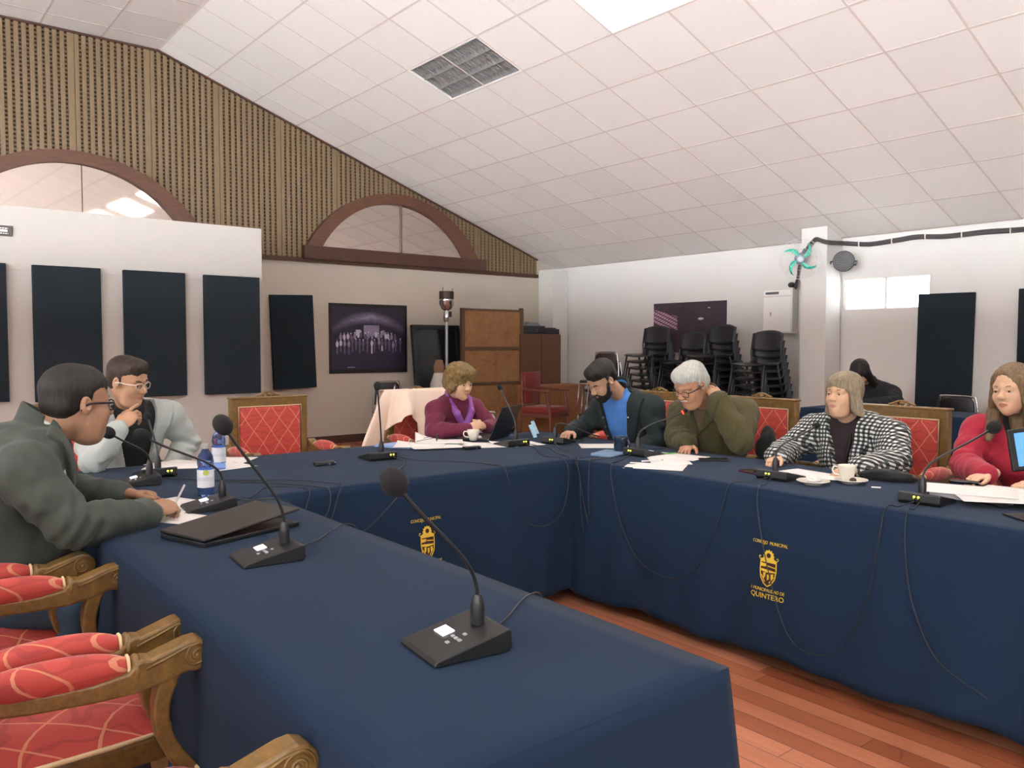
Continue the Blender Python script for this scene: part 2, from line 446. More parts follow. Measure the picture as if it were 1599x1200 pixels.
# arched mirrored windows
def arc_pts(cx, hw, z0, sag, n=40):
    Rr = (hw * hw + sag * sag) / (2 * sag); a = math.asin(min(1, hw / Rr)); zc_ = z0 + sag - Rr
    return [(cx + Rr * math.sin(-a + 2 * a * i / n), zc_ + Rr * math.cos(-a + 2 * a * i / n)) for i in range(n + 1)]
def arch(cx, idx, beam):
    zi = 2.70; I = arc_pts(cx, 1.20, zi, .70); O = arc_pts(cx, 1.42, zi, .84)
    mb = MB(); y0, y1 = YB - .13, YB - .04
    for k in range(len(I) - 1):
        a, b, c, d = I[k], I[k + 1], O[k + 1], O[k]
        mb.add([(a[0], y0, a[1]), (b[0], y0, b[1]), (c[0], y0, c[1]), (d[0], y0, d[1]), (a[0], y1, a[1]), (b[0], y1, b[1]), (c[0], y1, c[1]), (d[0], y1, d[1])],
               [(0, 1, 2, 3), (4, 7, 6, 5), (0, 4, 5, 1), (3, 2, 6, 7)])
    fr = struct(mb, 'window_%d' % idx, M_BROWNL, smooth='auto')
    mb = MB(); pz = [(p[0], p[1]) for p in I]; tl = .03 if idx == 3 else 0; mb.prism(pz, YB - .089 if tl else YB - .058, YB - .085 if tl else YB - .050)
    mb.v = [(a, b + tl * (a - cx), c) for a, b, c in mb.v]
    pane = mb.build('mirror_pane', M_MIRROR, fr)
    MB().b2(cx + .06, cx + .068, YB - .094, YB - .05, zi, zi + .695).build('pane_joint', M_BROWN, fr)
    MB().b2(cx - 1.47, cx + 1.57, YB - .15, YB - .03, 2.53, 2.705).build('window_beam', M_BROWN, fr, bevel=.006)
arch(6.10, 2, True); arch(1.93, 3, True)

# ------------------------------------------------------------------ ceiling fixtures
def fixture(j, lit, label, side=1, grp=None):
    x, y, z = cpt(3.5, j + 1, 0, side); t = thing('ceiling_light', label, 'ceiling light', (x, y, z), 0, grp)
    t.rotation_euler = (0, side * TH, 0); W_, L_ = TILE - .02, 2 * TILE - .02
    mb = MB()
    dp = .055; mb.b2(-W_ / 2, W_ / 2, -L_ / 2, L_ / 2, dp, dp + .008)
    for sx in (-1, 1): mb.b2(sx * W_ / 2 - .006, sx * W_ / 2 + .006, -L_ / 2, L_ / 2, -.006, dp)
    for sy in (-1, 1): mb.b2(-W_ / 2, W_ / 2, sy * L_ / 2 - .006, sy * L_ / 2 + .006, -.006, dp)
    mb.build('housing', M_WHITE, t)
    if lit:
        MB().b2(-W_ / 2 + .008, W_ / 2 - .008, -L_ / 2 + .008, L_ / 2 - .008, -.004, .004).build('diffuser', M_TUBE, t)
    else:
        for k in range(3):
            xx = (k - 1) * .185
            MB().tube([(xx, -L_ / 2 + .03, .038), (xx, L_ / 2 - .03, .038)], .013, 10).build('tube', M_WHITE, t, smooth='auto')
        mb = MB()
        for k in range(4): mb.prism([((k - 1.5) * .185 - .050, .035), ((k - 1.5) * .185, -.002), ((k - 1.5) * .185 + .050, .035)], -L_ / 2 + .02, L_ / 2 - .02)
        for k in range(21):
            yy = -L_ / 2 + .04 + k * (L_ - .08) / 20
            mb.box((0, yy, .012), (W_ - .02, .012, .022))
        mb.build('louvre', mat('satin_grey_louvre', '#8c8c8b', .4, .25, var=.15, vs=30), t)
    return t
fixture(0, False, 'unlit fluorescent ceiling fixture with aluminium louvres set in the tile grid', 1)
fixture(4, True, 'lit fluorescent panel in the ceiling at the top edge of the picture', 1)
for j, l_ in ((7, 'second lit fluorescent panel from the far wall, on the right slope overhead'), (10, 'third lit fluorescent panel from the far wall, on the right slope overhead')): fixture(j, True, l_, 1, 'lit ceiling panels overhead')
for j, l_ in zip(fixL, ('added unseen light panel on the left ceiling slope, nearer the far wall', 'added unseen light panel on the left ceiling slope, farther from the far wall')): fixture(j, True, l_, -1, 'added light panels on the left slope')  # left-slope panels are out of view, added to brighten the room
# ------------------------------------------------------------------ tables and cloths
TZ = .76
def table(x0, x1, y0, y1, label):
    cx, cy = (x0 + x1) / 2, (y0 + y1) / 2; t = thing('folding_table', label, 'table', (cx, cy, 0), 0, None)
    hx, hy = (x1 - x0) / 2 - .012, (y1 - y0) / 2 - .012
    MB().b2(-hx, hx, -hy, hy, TZ - .035, TZ - .007).build('tabletop', M_STEEL, t, bevel=.004)
    for sx in (-1, 1):
        for sy in (-1, 1):
            MB().tube([(sx * (hx - .05), sy * (hy - .06), TZ - .035), (sx * (hx - .05), sy * (hy - .06), 0)], .016, 10).build('leg', M_STEEL, t, smooth='auto')
    return t
def fold(s, d, seed, amp):
    return .05 * d + amp * (d ** 1.1) * (.55 * math.sin(s * 11 + seed) + .45 * math.sin(s * 23.7 + seed * 2.1 + 1.5 * d) + .35 * math.sin(s * 4.3 + seed * .7))
def cloth(x0, x1, y0, y1, sides, hem, seed, label, amp=.022):
    """sides: dict of 'S','E','N','W' -> True when that side hangs"""
    mb = MB(); N = 60
    nx, ny = max(4, int((x1 - x0) / .06)), max(4, int((y1 - y0) / .06))
    def tz(x, y): return TZ + .0018 * noise.noise(Vector((x * 3.1, y * 3.1, seed)))
    vs = [(x0 + (x1 - x0) * i / nx, y0 + (y1 - y0) * j / ny) for j in range(ny + 1) for i in range(nx + 1)]
    mb.add([(x, y, tz(x, y)) for x, y in vs], [(j * (nx + 1) + i, j * (nx + 1) + i + 1, (j + 1) * (nx + 1) + i + 1, (j + 1) * (nx + 1) + i) for j in range(ny) for i in range(nx)])
    K = 22
    def skirt(pa, pb, nrm, ex0, ex1):
        L = math.dist(pa, pb); n = max(12, int(L / .018)); v = []
        for k in range(K + 1):
            dd = k / K
            for i in range(n + 1):
                u = i / n; s = u * L; x = pa[0] + (pb[0] - pa[0]) * u; y = pa[1] + (pb[1] - pa[1]) * u
                tx, ty = (pb[0] - pa[0]) / L, (pb[1] - pa[1]) / L
                o = fold(s + seed, dd, seed, amp) if dd > 0 else 0
                # corners swing outwards
                e = 0
                c0 = math.exp(-(s / .13) ** 2) * ex0; c1 = math.exp(-((L - s) / .13) ** 2) * ex1
                o = o * (1 - .8 * c0 - .8 * c1) + .05 * dd * (c0 + c1)
                e = .05 * dd * (c1 - c0)
                hz = hem + .012 * math.sin(s * 9 + seed)
                v.append((x + nrm[0] * o + tx * e, y + nrm[1] * o + ty * e, tz(x, y) - (TZ - hz) * dd))
        mb.add(v, [(k * (n + 1) + i, k * (n + 1) + i + 1, (k + 1) * (n + 1) + i + 1, (k + 1) * (n + 1) + i) for k in range(K) for i in range(n)])
    if 'S' in sides: skirt((x0, y0), (x1, y0), (0, -1), 'W' in sides, 'E' in sides)
    if 'E' in sides: skirt((x1, y0), (x1, y1), (1, 0), 'S' in sides, 'N' in sides)
    if 'N' in sides: skirt((x1, y1), (x0, y1), (0, 1), 'E' in sides, 'W' in sides)
    if 'W' in sides: skirt((x0, y1), (x0, y0), (-1, 0), 'N' in sides, 'S' in sides)
    o = mb.build('tablecloth', M_NAVY, smooth='auto'); so = o.modifiers.new('thick', 'SOLIDIFY'); so.thickness = .0015; so.offset = 1
    return tag(o, label, 'tablecloth')
table(.57, 1.28, .92, 3.13, 'folding table hidden under the navy cloth nearest the camera')
table(.57, 3.77, 3.15, 4.36, 'folding table hidden under the navy cloth along the far side')
table(2.97, 3.77, -.3, 3.13, 'folding table hidden under the navy cloth on the right side')
cloth(.57, 1.28, .92, 3.14, 'SEW', .08, 1.3, 'navy cloth on the long table in the foreground, plain with a corner facing the camera', .010)
clB = cloth(.57, 3.77, 3.14, 4.36, 'SNEW', .08, 4.1, 'navy cloth on the far table of the U, crest half hidden behind the foreground table', .020)
clR = cloth(2.97, 3.77, -.3, 3.14, 'SEW', .07, 2.6, 'navy cloth on the right-hand table of the U, yellow crest with QUINTERO fully seen', .020)

# embroidered crest: built flat, then laid on the hanging cloth
M_YEL = mat('yellow_embroidery', '#d9b93a', .7, var=.15, vs=200, bump=.3, bs=600, bd=.001)
M_MAR = mat('maroon_stitching', '#3a1414', .8, var=.1)
def text_mesh(s, size, bold=0):
    cu = bpy.data.curves.new('t', 'FONT'); cu.body = s; cu.size = size; cu.align_x = 'CENTER'; cu.offset = bold; cu.extrude = .0006; cu.resolution_u = 3
    o = bpy.data.objects.new('t', cu); C.objects.link(o); dg = bpy.context.evaluated_depsgraph_get(); dg.update()
    me = o.evaluated_get(dg).to_mesh(); v = [tuple(p.co) for p in me.vertices]; f = [tuple(p.vertices) for p in me.polygons]
    bpy.data.objects.remove(o); bpy.data.curves.remove(cu); return v, f
def crest(surf, name, parent, W_):
    mb = MB()
    def put(v, f, ox, oz, sx=1, sz=1, lift=.0, m=None, arc=0):
        mb.add([surf(ox + p[0] * sx, oz + p[1] * sz + arc * p[0] * p[0], lift + p[2]) for p in v], f, m)
    k = W_ / .17
    v, f = text_mesh('CONCEJO  MUNICIPAL', .020 * k); put(v, f, 0, .105 * k, .82, 1, .002, M_YEL)
    v, f = text_mesh('I. MUNICIPALIDAD DE', .019 * k); put(v, f, 0, -.093 * k, .86, 1, .002, M_YEL)
    v, f = text_mesh('QUINTERO', .030 * k); put(v, f, 0, -.122 * k, 1.05, 1, .002, M_YEL)
    def poly(pts, lift, m):
        put([(a, b, 0) for a, b in pts], [tuple(range(len(pts)))], 0, 0, k, k, lift, m)
    def strip(pts, wd, lift, m):
        for a, b in zip(pts[:-1], pts[1:]):
            dx, dz = b[0] - a[0], b[1] - a[1]; L = math.hypot(dx, dz) or 1; nx, nz = -dz / L * wd / 2, dx / L * wd / 2
            poly([(a[0] + nx, a[1] + nz), (a[0] - nx, a[1] - nz), (b[0] - nx, b[1] - nz), (b[0] + nx, b[1] + nz)], lift, m)
    sh = [(-.036, .042), (.036, .042), (.038, .0), (.033, -.034), (.018, -.058), (0, -.070), (-.018, -.058), (-.033, -.034), (-.038, .0)]
    poly(sh, .002, M_MAR)
    strip(sh + [sh[0]], .005, .0032, M_YEL)
    poly([(-.034, .030), (.034, .030), (.034, .040), (-.034, .040)], .003, M_YEL)
    poly([(-.035, .010), (-.012, .012), (-.006, .024), (-.035, .026)], .003, M_YEL)
    poly([(-.006, .014), (.034, .010), (.034, .014), (-.006, .019)], .0031, M_YEL)
    poly([(-.034, -.008), (.0, -.012), (.034, -.008), (.034, -.003), (-.034, .002)], .003, M_YEL)
    for a, b in ((-.022, -.014), (-.004, -.02), (.014, -.016)): poly([(a, b), (a + .013, b + .002), (a + .009, b - .020), (a + .002, b - .024)], .003, M_YEL)
    strip([(-.03, -.024), (-.012, -.052)], .004, .003, M_YEL); strip([(.028, -.026), (.008, -.054)], .004, .003, M_YEL)
    # sun disc and rays over the shield
    cs = [(.014 * math.cos(a), .060 + .014 * math.sin(a)) for a in (2 * PI * q / 18 for q in range(18))]
    poly([(.021 * math.cos(a) * (1 if q % 2 else 1.3), .058 + .021 * math.sin(a) * (1 if q % 2 else 1.3)) for q, a in ((q, 2 * PI * q / 24) for q in range(24))], .0025, M_YEL)
    poly([(a * .75, .060 + (b - .060) * .75) for a, b in cs], .0035, M_MAR)
    poly([(-.030, .042), (.030, .042), (.018, .062), (-.018, .062)], .0022, M_YEL)
    for s_ in (-1, 1): strip([(s_ * .040, .040), (s_ * .046, .048), (s_ * .042, .055), (s_ * .037, .050)], .003, .003, M_YEL)
    return mb.build(name, None, parent)
def surfR(a, b, l):   # on the right cloth, facing -x ; a to the right in the picture = -y
    y = 1.925 - a; z = .435 + b; dd = (TZ - z) / (TZ - .07); L = 3.44; s = (3.14 - y)
    return (2.97 - fold(s + 2.6, dd, 2.6, .020) - l, y, z)
def surfB(a, b, l):
    x = 2.012 + a; z = .46 + b; dd = (TZ - z) / (TZ - .08); s = (x - .57)
    return (x, 3.14 - fold(s + 4.1, dd, 4.1, .020) - l, z)
crest(surfR, 'embroidered_crest', clR, .17); crest(surfB, 'embroidered_crest', clB, .17)

# ------------------------------------------------------------------ gilded armchair
def armchair(label, group, loc, rz, hidden_front=False):
    t = thing('armchair', label, 'chair', loc, rz, group)
    mb = MB()   # back frame: stiles, rails
    bz0, bz1, hw, y = .50, 1.02, .262, -.27
    for s in (-1, 1): mb.b2(s * hw - s * .045, s * hw, y - .028, y + .028, .0 if False else bz0 - .06, bz1)
    mb.b2(-hw + .004, hw - .004, y - .031, y + .031, bz1 - .046, bz1 + .006); mb.b2(-hw + .004, hw - .004, y - .026, y + .031, bz0, bz0 + .046)
    mb.b2(-hw - .006, hw + .006, y - .036, y + .036, bz1 + .002, bz1 + .016)
    mb.build('back_frame', M_GOLD, t, bevel=.006)
    mb = MB(); mb.b2(-hw + .052, hw - .052, y - .03, y + .038, bz0 + .05, bz1 - .052)
    mb.build('back_cushion', M_DIA, t, bevel=.014, seg=3, smooth=True)
    mb = MB()
    q = [(-hw + .048, bz0 + .047), (hw - .048, bz0 + .047), (hw - .048, bz1 - .048), (-hw + .048, bz1 - .048)]
    mb.tube([(a, y + .030, b) for a, b in q], .0055, 6, closed=True); mb.build('piping', M_CREAM, t, smooth=True)
    mb = MB()  # carved crest on the top rail
    for s in (-1, 1):
        mb.tube(catmull([(0, y, bz1 + .042), (s * .022, y, bz1 + .040), (s * .045, y, bz1 + .030), (s * .075, y, bz1 + .020), (s * .060, y, bz1 + .016)], 5), .007, 8)
        mb.ell((s * .034, y, bz1 + .020), (.012, .010, .008), n=10, k=6)
    mb.ell((0, y + .004, bz1 + .028), (.016, .012, .012), n=12, k=8)
    mb.build('carved_crest', M_GOLD, t, smooth=True)
    # seat
    MB().b2(-.275, .275, -.265, .255, .385, .445).build('seat_rail', M_GOLD, t, bevel=.008)
    mb = MB(); n = 12
    P = []
    for j in range(n + 1):
        for i in range(n + 1):
            u, v = i / n * 2 - 1, j / n * 2 - 1
            wdt = .262 + .012 * v; e = (1 - abs(u) ** 6) * (1 - abs(v) ** 6)
            P.append((u * wdt, v * .252 + .002, .448 + .055 * e ** .5 + .012 * (1 - u * u) * (1 - v * v)))
    mb.add(P, [(j * (n + 1) + i, j * (n + 1) + i + 1, (j + 1) * (n + 1) + i + 1, (j + 1) * (n + 1) + i) for j in range(n) for i in range(n)])
    mb.b2(-.255, .255, -.25, .24, .44, .456)
    mb.build('seat_cushion', M_DIA, t, smooth='auto', sub=1)
    mb = MB(); mb.tube([(-.272, -.25, .450), (-.274, .10, .450), (-.268, .245, .450), (0, .262, .450), (.268, .245, .450), (.274, .10, .450), (.272, -.25, .450)], .006, 6)
    mb.build('piping', M_CREAM, t, smooth=True)
    for s in (-1, 1):
        # arm: side profile with scroll, extruded, then rounded
        xo = s * .293; prof = [(-.255, .735), (-.17, .700), (-.05, .682), (.05, .680), (.115, .688), (.128, .704), (.145, .712), (.160, .708), (.175, .713), (.205, .722), (.235, .731), (.256, .733), (.274, .727), (.288, .713), (.293, .695), (.287, .678), (.273, .666), (.254, .661), (.238, .664), (.222, .660), (.19, .650), (.13, .640), (.05, .640), (-.06, .646), (-.17, .660), (-.255, .69)]
        arm = MB().prism(prof, xo - .027, xo + .027, 'x').build('arm', M_GOLD, t, bevel=.006, seg=2)
        mb = MB()   # carved scroll on each face of the arm end
        for f in (-1, 1):
            xx = xo + f * .0275; sp = []
            for k in range(26):
                a = k / 25 * 3.6 * PI; rr = .030 - .0072 * a / PI
                sp.append((xx, .254 + rr * math.cos(a), .697 + rr * math.sin(a)))
            mb.tube(sp, .0032, 6)
            mb.tube([(xx, .15, .690), (xx, .19, .703), (xx, .235, .720), (xx, .262, .722), (xx, .280, .705)], .003, 6)
            mb.ell((xx, .254, .697), (.004, .006, .006), n=8, k=6)
        mb.build('scroll_carving', M_GOLD, arm, smooth=True)
        for yy, zz in ((.133, .688), (-.205, .700)): MB().ell((xo, yy, zz), (.031, .014, .031), n=12, k=8).build('arm_collar', M_GOLD, arm, smooth=True)
        pad = MB().tube([(xo, -.178 + .298 * i / 14, .696 + .006 * math.sin(PI * i / 14)) for i in range(15)], [.034 * (1 - abs(i / 7 - 1) ** 3.2 * .55) for i in range(15)], 16, flat=(1.0, 1.15)).build('arm_pad', M_DIA, t, smooth=True)
        for yy, rr in ((.118, .019), (-.176, .019)): MB().tube([(xo + rr * math.cos(a), yy, .696 + 1.15 * rr * math.sin(a)) for a in (2 * PI * k / 14 for k in range(14))], .0038, 6, closed=True).build('piping', M_CREAM, pad, smooth=True)
        sp = catmull([(xo, .205, .672), (xo - s * .002, .183, .61), (xo - s * .006, .182, .55), (xo - s * .012, .205, .49), (xo - s * .02, .245, .425), (xo - s * .022, .262, .39)], 5)
        MB().tube(sp, [.034 - .006 * math.sin(PI * i / (len(sp) - 1)) for i in range(len(sp))], 4, flat=(.85, .95)).build('arm_support', M_GOLD, t, bevel=.006)
        MB().tube([(s * .245, .225, .39), (s * .247, .232, .30), (s * .245, .228, .12), (s * .247, .232, .03), (s * .248, .235, 0)], [.033, .030, .020, .018, .022], 8).build('leg', M_GOLD, t, smooth='auto')
        MB().tube([(s * .24, -.27, .46), (s * .24, -.272, .30), (s * .245, -.30, .0)], [.028, .025, .019], 4).build('leg', M_GOLD, t, bevel=.004)
    return t
# foreground row facing +x (rz = -90 deg: local +y -> world +x)
G1 = 'gilded armchairs drawn up to the left table'
a1 = armchair('red and gold armchair nearest the camera, its seat filling the bottom left corner', G1, (.290, 1.535, 0), -PI / 2 - .045)
dup(a1, (.315, 2.262, 0), -PI / 2 + .02, 'empty red and gold armchair just behind the nearest one, in the left row', G1)
dup(a1, (.250, 3.055, 0), -PI / 2 + .03, 'red and gold armchair under the person in the dark green jacket', G1)
G2 = 'gilded armchairs along the far and right tables'
dup(a1, (.98, 4.98, 0), PI, 'red and gold armchair under the person in the pale grey blazer', G2)
dup(a1, (2.11, 4.93, 0), PI, 'empty red diamond-patterned armchair with gold frame at the far table', G2)
dup(a1, (3.27, 4.93, 0), PI, 'armchair mostly hidden under a peach cloth behind the far table', G2)
dup(a1, (4.33, 3.95, 0), PI / 2, 'red and gold armchair under the person in navy', G2)
dup(a1, (4.33, 3.08, 0), PI / 2, 'red and gold armchair under the grey-haired person in olive fleece', G2)
dup(a1, (4.33, 2.16, 0), PI / 2, 'red and gold armchair under the person in the checked coat', G2)
dup(a1, (4.33, 1.26, 0), PI / 2, 'red and gold armchair under the person in red', G2)

# ------------------------------------------------------------------ microphones
def mic_unit(x, y, rz, head, label, group, led=False, short=False, ledx=.045, fs=1.0):
    """local: user on -y side (thin edge), connectors on +y side; head is a world point"""
    t = thing('desk_microphone', label, 'microphone', (x, y, TZ + .002), rz, group)
    prof = [(-.088, 0), (.080, 0), (.088, .012), (.086, .042), (.078, .046), (-.082, .012), (-.089, .006)]
    base = MB().prism(prof, -.078, .078, 'x').build('base', M_BLACK, t, bevel=.003)
    sl = math.atan2(.034, .16); rt = Matrix.Rotation(sl, 3, 'X')
    def top(yy): return .012 + (yy + .082) * .034 / .16
    MB().box((-.030, -.012, top(-.012) + .0012), (.040, .028, .002), rt).build('display', M_DISP, base)
    mb = MB()
    for bx, by in ((.008, -.012), (.022, -.012), (.036, -.012), (.022, .008), (.022, -.032)): mb.box((bx, by, top(by) + .001), (.009, .007, .003), rt)
    mb.build('buttons', M_BTN, base)
    mb = MB()
    for d in (0, .016): mb.ell((-ledx + d, .0875, .030), (.005, .004, .004), n=8, k=6)
    mb.build('connector_lights', M_LEDG, base, smooth=True)
    mb = MB()
    for d in (0, .016): mb.tube([(-ledx + d, .086, .020), (-ledx + d, .103, .019)], .006, 8)
    mb.build('connector', M_BLACKS, base, smooth='auto')
    W = Matrix.Rotation(rz, 3, 'Z'); h = W.inverted() @ (Vector(head) - Vector((x, y, TZ + .002)))
    nk = Vector((0, .050, top(.05)))
    MB().lathe([(.015, 0), (.015, .035), (.012, .05), (.008, .062)], nk, 14).build('neck_socket', M_BLACKS, t, smooth='auto')
    d = h - (nk + Vector((0, 0, .06)))
    st = nk + Vector((0, 0, .055))
    pts = bez(st, st + Vector((0, 0, .085 * min(1, d.length / .3))), st * .55 + h * .45 + Vector((0, 0, .012)), h, 22)
    MB().tube(pts, .0044, 8).build('gooseneck', M_BLACKS, t, smooth=True)
    dirv = (pts[-1] - pts[-3]).normalized(); q = dirv.to_track_quat('Z', 'Y').to_matrix()
    if not short:
        fm = MB().ell(h + dirv * .018 * fs, (.026 * fs, .026 * fs, .032 * fs), q, 18, 12).build('foam_windscreen', M_FOAM, t, smooth=True)
        if led:
            MB().tube([h + dirv * .0 + q @ Vector((.0085 * math.cos(a), .0085 * math.sin(a), -.010)) for a in (2 * PI * k / 14 for k in range(14))], .0035, 6, closed=True).build('lit_ring', M_LEDR, t, smooth=True)
    return t
GM = 'desk microphones with goosenecks'
mic_unit(.929, 1.330, -PI / 2 - .12 + PI * 0, (.806, 1.345, 1.100), 'black gooseneck microphone nearest the camera on the foreground table', GM)
mic_unit(.895, 2.230, -PI / 2 - .10, (.790, 2.25, 1.140), 'black gooseneck microphone in front of the closed laptop, second from the camera', GM)
mic_unit(1.005, 3.065, -PI / 2 - .12, (.786, 3.05, 1.045), 'black gooseneck microphone by the writing hands of the person in dark green', GM)
mic_unit(.935, 3.79, -PI / 2 - .10, (.828, 3.76, .992), 'black gooseneck microphone at the far left corner, its head behind a chin', GM)
mic_unit(1.06, 3.985, PI, (1.064, 4.10, 1.025), 'black gooseneck microphone facing the person in the pale grey blazer', GM, ledx=.05, fs=.7)
mic_unit(2.16, 3.83, PI - .12, (2.10, 3.72, 1.150), 'black gooseneck microphone standing upright beside the stack of papers', GM, ledx=.055, fs=.75)
mic_unit(3.09, 3.83, PI - .10, (3.10, 3.95, 1.105), 'black gooseneck microphone in front of the open laptop', GM, ledx=.05, fs=.6)
mic_unit(3.40, 3.74, PI / 2 + .35, (3.62, 3.60, .800), 'black microphone base with lowered neck beside the phone of the person in navy', GM, short=True, ledx=.0)
mic_unit(3.40, 3.03, PI / 2 - .0, (3.55, 2.87, 1.010), 'black gooseneck microphone with a red lit ring, pointing at the person in olive fleece', GM, led=True, short=False, ledx=-.02, fs=.42)
mic_unit(3.30, 2.10, PI / 2 + .04, (3.52, 2.06, .995), 'black gooseneck microphone in front of the person in the checked coat', GM, ledx=-.01, fs=.55)
mic_unit(3.25, 1.42, PI / 2 + .06, (3.50, 1.29, 1.045), 'black gooseneck microphone in front of the person in red', GM, ledx=.0)

# ------------------------------------------------------------------ cables
def cable(pts, label, r=.0023, grp='thin black microphone cables'):
    o = MB().tube(catmull(pts, 8), r, 6).build('cable', M_BLACKS, smooth=True); return tag(o, label, 'cable', grp)
z0 = TZ + .006
cable([(1.035, 1.335, z0 + .012), (1.11, 1.39, z0 + .002), (1.19, 1.45, z0), (1.25, 1.48, z0 + .004), (1.30, 1.49, z0 - .01), (1.34, 1.49, .66), (1.35, 1.50, .40), (1.36, 1.55, .012)], 'black cable leaving the nearest microphone over the table edge')
cable([(1.0, 2.24, z0 + .012), (1.10, 2.33, z0), (1.20, 2.43, z0), (1.27, 2.47, z0 + .003), (1.315, 2.47, z0 - .03), (1.335, 2.47, .6), (1.35, 2.42, .30), (1.38, 2.40, .012)], 'black cable leaving the second microphone over the table edge')
cable([(1.115, 3.08, z0 + .012), (1.19, 3.10, z0), (1.26, 3.06, z0 + .002), (1.315, 3.03, .74), (1.36, 3.0, .60), (1.45, 3.0, .55), (1.62, 2.99, .60), (1.78, 3.02, .70), (1.90, 3.09, z0 - .005), (2.0, 3.35, z0), (2.19, 3.6, z0), (2.20, 3.72, z0 + .012)], 'black cable drooping in a loop from the foreground table to the far table')
cable([(1.04, 3.80, z0 + .012), (1.12, 3.78, z0), (1.3, 3.60, z0), (1.5, 3.45, z0), (1.62, 3.25, z0), (1.60, 3.16, z0 + .002), (1.56, 3.10, z0 - .02), (1.50, 3.085, .62), (1.40, 3.08, .62), (1.30, 3.10, .70)], 'black cable coiling over the far table edge in the corner')
cable([(1.11, 3.88, z0 + .012), (1.14, 3.80, z0), (1.24, 3.62, z0), (1.42, 3.40, z0), (1.52, 3.22, z0), (1.53, 3.125, z0 - .004), (1.50, 3.08, .68), (1.42, 3.06, .62)], 'black cable running from the pale blazer microphone to the table corner')
cable([(1.12, 3.07, z0 + .012), (1.22, 3.18, z0), (1.33, 3.33, z0), (1.42, 3.30, z0), (1.46, 3.20, z0), (1.44, 3.125, z0 - .004), (1.40, 3.08, .70)], 'black cable arching beside the blue water bottle')
cable([(2.22, 3.72, z0 + .012), (2.30, 3.60, z0), (2.45, 3.42, z0), (2.50, 3.25, z0), (2.48, 3.13, z0), (2.49, 3.085, .66), (2.56, 3.06, .50), (2.68, 3.05, .46), (2.80, 3.05, .52), (2.87, 3.08, .66), (2.89, 3.13, z0), (2.93, 3.35, z0), (3.10, 3.62, z0), (3.12, 3.72, z0 + .012)], 'black cable hanging in a loop below the far table edge')
cable([(3.14, 3.72, z0 + .012), (3.16, 3.55, z0), (3.05, 3.35, z0), (2.99, 3.18, z0), (2.93, 3.06, .70), (2.91, 3.03, .55), (2.905, 3.0, .40)], 'black cable falling into the inner corner of the tables')
cable([(3.31, 3.68, z0 + .012), (3.20, 3.50, z0), (3.10, 3.30, z0), (3.02, 3.16, z0), (2.955, 3.10, z0 - .02), (2.925, 3.02, .55), (2.91, 2.97, .45)], 'second black cable falling into the inner corner of the tables')
cable([(3.29, 3.03, z0 + .012), (3.2, 2.99, z0), (3.06, 2.92, z0), (2.975, 2.87, z0 + .002), (2.948, 2.84, .68), (2.935, 2.76, .48), (2.915, 2.62, .33), (2.91, 2.45, .29), (2.91, 2.30, .34), (2.93, 2.20, .52), (2.95, 2.16, .68), (2.975, 2.14, z0 + .002), (3.10, 2.12, z0), (3.19, 2.10, z0 + .012)], 'long black cable looping down the front of the right cloth')
cable([(3.29, 3.05, z0 + .012), (3.16, 3.06, z0), (3.02, 3.05, z0), (2.965, 3.02, z0 - .006), (2.93, 2.99, .62), (2.915, 2.97, .50)], 'short black cable dropping over the right table near the corner')
cable([(3.19, 2.08, z0 + .012), (3.08, 2.04, z0), (2.975, 2.0, z0 + .002), (2.945, 1.98, .66), (2.92, 1.90, .40), (2.90, 1.80, .20), (2.89, 1.68, .16), (2.89, 1.56, .22), (2.915, 1.49, .40), (2.94, 1.46, .62), (2.975, 1.45, z0 + .002), (3.06, 1.44, z0), (3.14, 1.42, z0 + .012)], 'black cable looping low below the crest on the right cloth')
cable([(3.14, 1.40, z0 + .012), (3.05, 1.38, z0), (2.975, 1.37, z0 + .002), (2.945, 1.36, .64), (2.925, 1.32, .45), (2.90, 1.22, .28), (2.89, 1.05, .20)], 'black cable falling at the right end of the right cloth')

# ------------------------------------------------------------------ small things on the tables
def rr(poly, z, th, name, m, label, cat, group=None, parent=None, bev=0):
    c = Vector((sum(p[0] for p in poly) / len(poly), sum(p[1] for p in poly) / len(poly)))
    o = MB().prism([(p[0] - c.x, p[1] - c.y) for p in poly], 0, th, 'z').build(name, m, None, bevel=bev, loc=(c.x, c.y, z))
    return tag(o, label, cat, group)
def sheet(cx, cy, ang, z, label, w_=.21, h_=.297, group=None, name='paper_sheet', curl=.0, m=None):
    mb = MB(); n = 8; P = []
    for j in range(n + 1):
        for i in range(n + 1):
            u, v = i / n - .5, j / n - .5; zz = curl * (max(0, u + v - .35)) ** 2 * 4 + .0008 * math.sin(u * 9 + cx * 50) * math.sin(v * 7 + cy * 40) + .0008
            P.append((u * w_, v * h_, zz))
    mb.add(P, [(j * (n + 1) + i, j * (n + 1) + i + 1, (j + 1) * (n + 1) + i + 1, (j + 1) * (n + 1) + i) for j in range(n) for i in range(n)])
    o = mb.build(name, m or M_PAPER, smooth=True, loc=(cx, cy, z), rot=(0, 0, ang)); s_ = o.modifiers.new('t', 'SOLIDIFY'); s_.thickness = .0008; s_.offset = 1
    return tag(o, label, 'paper', group)
tz = TZ + .002
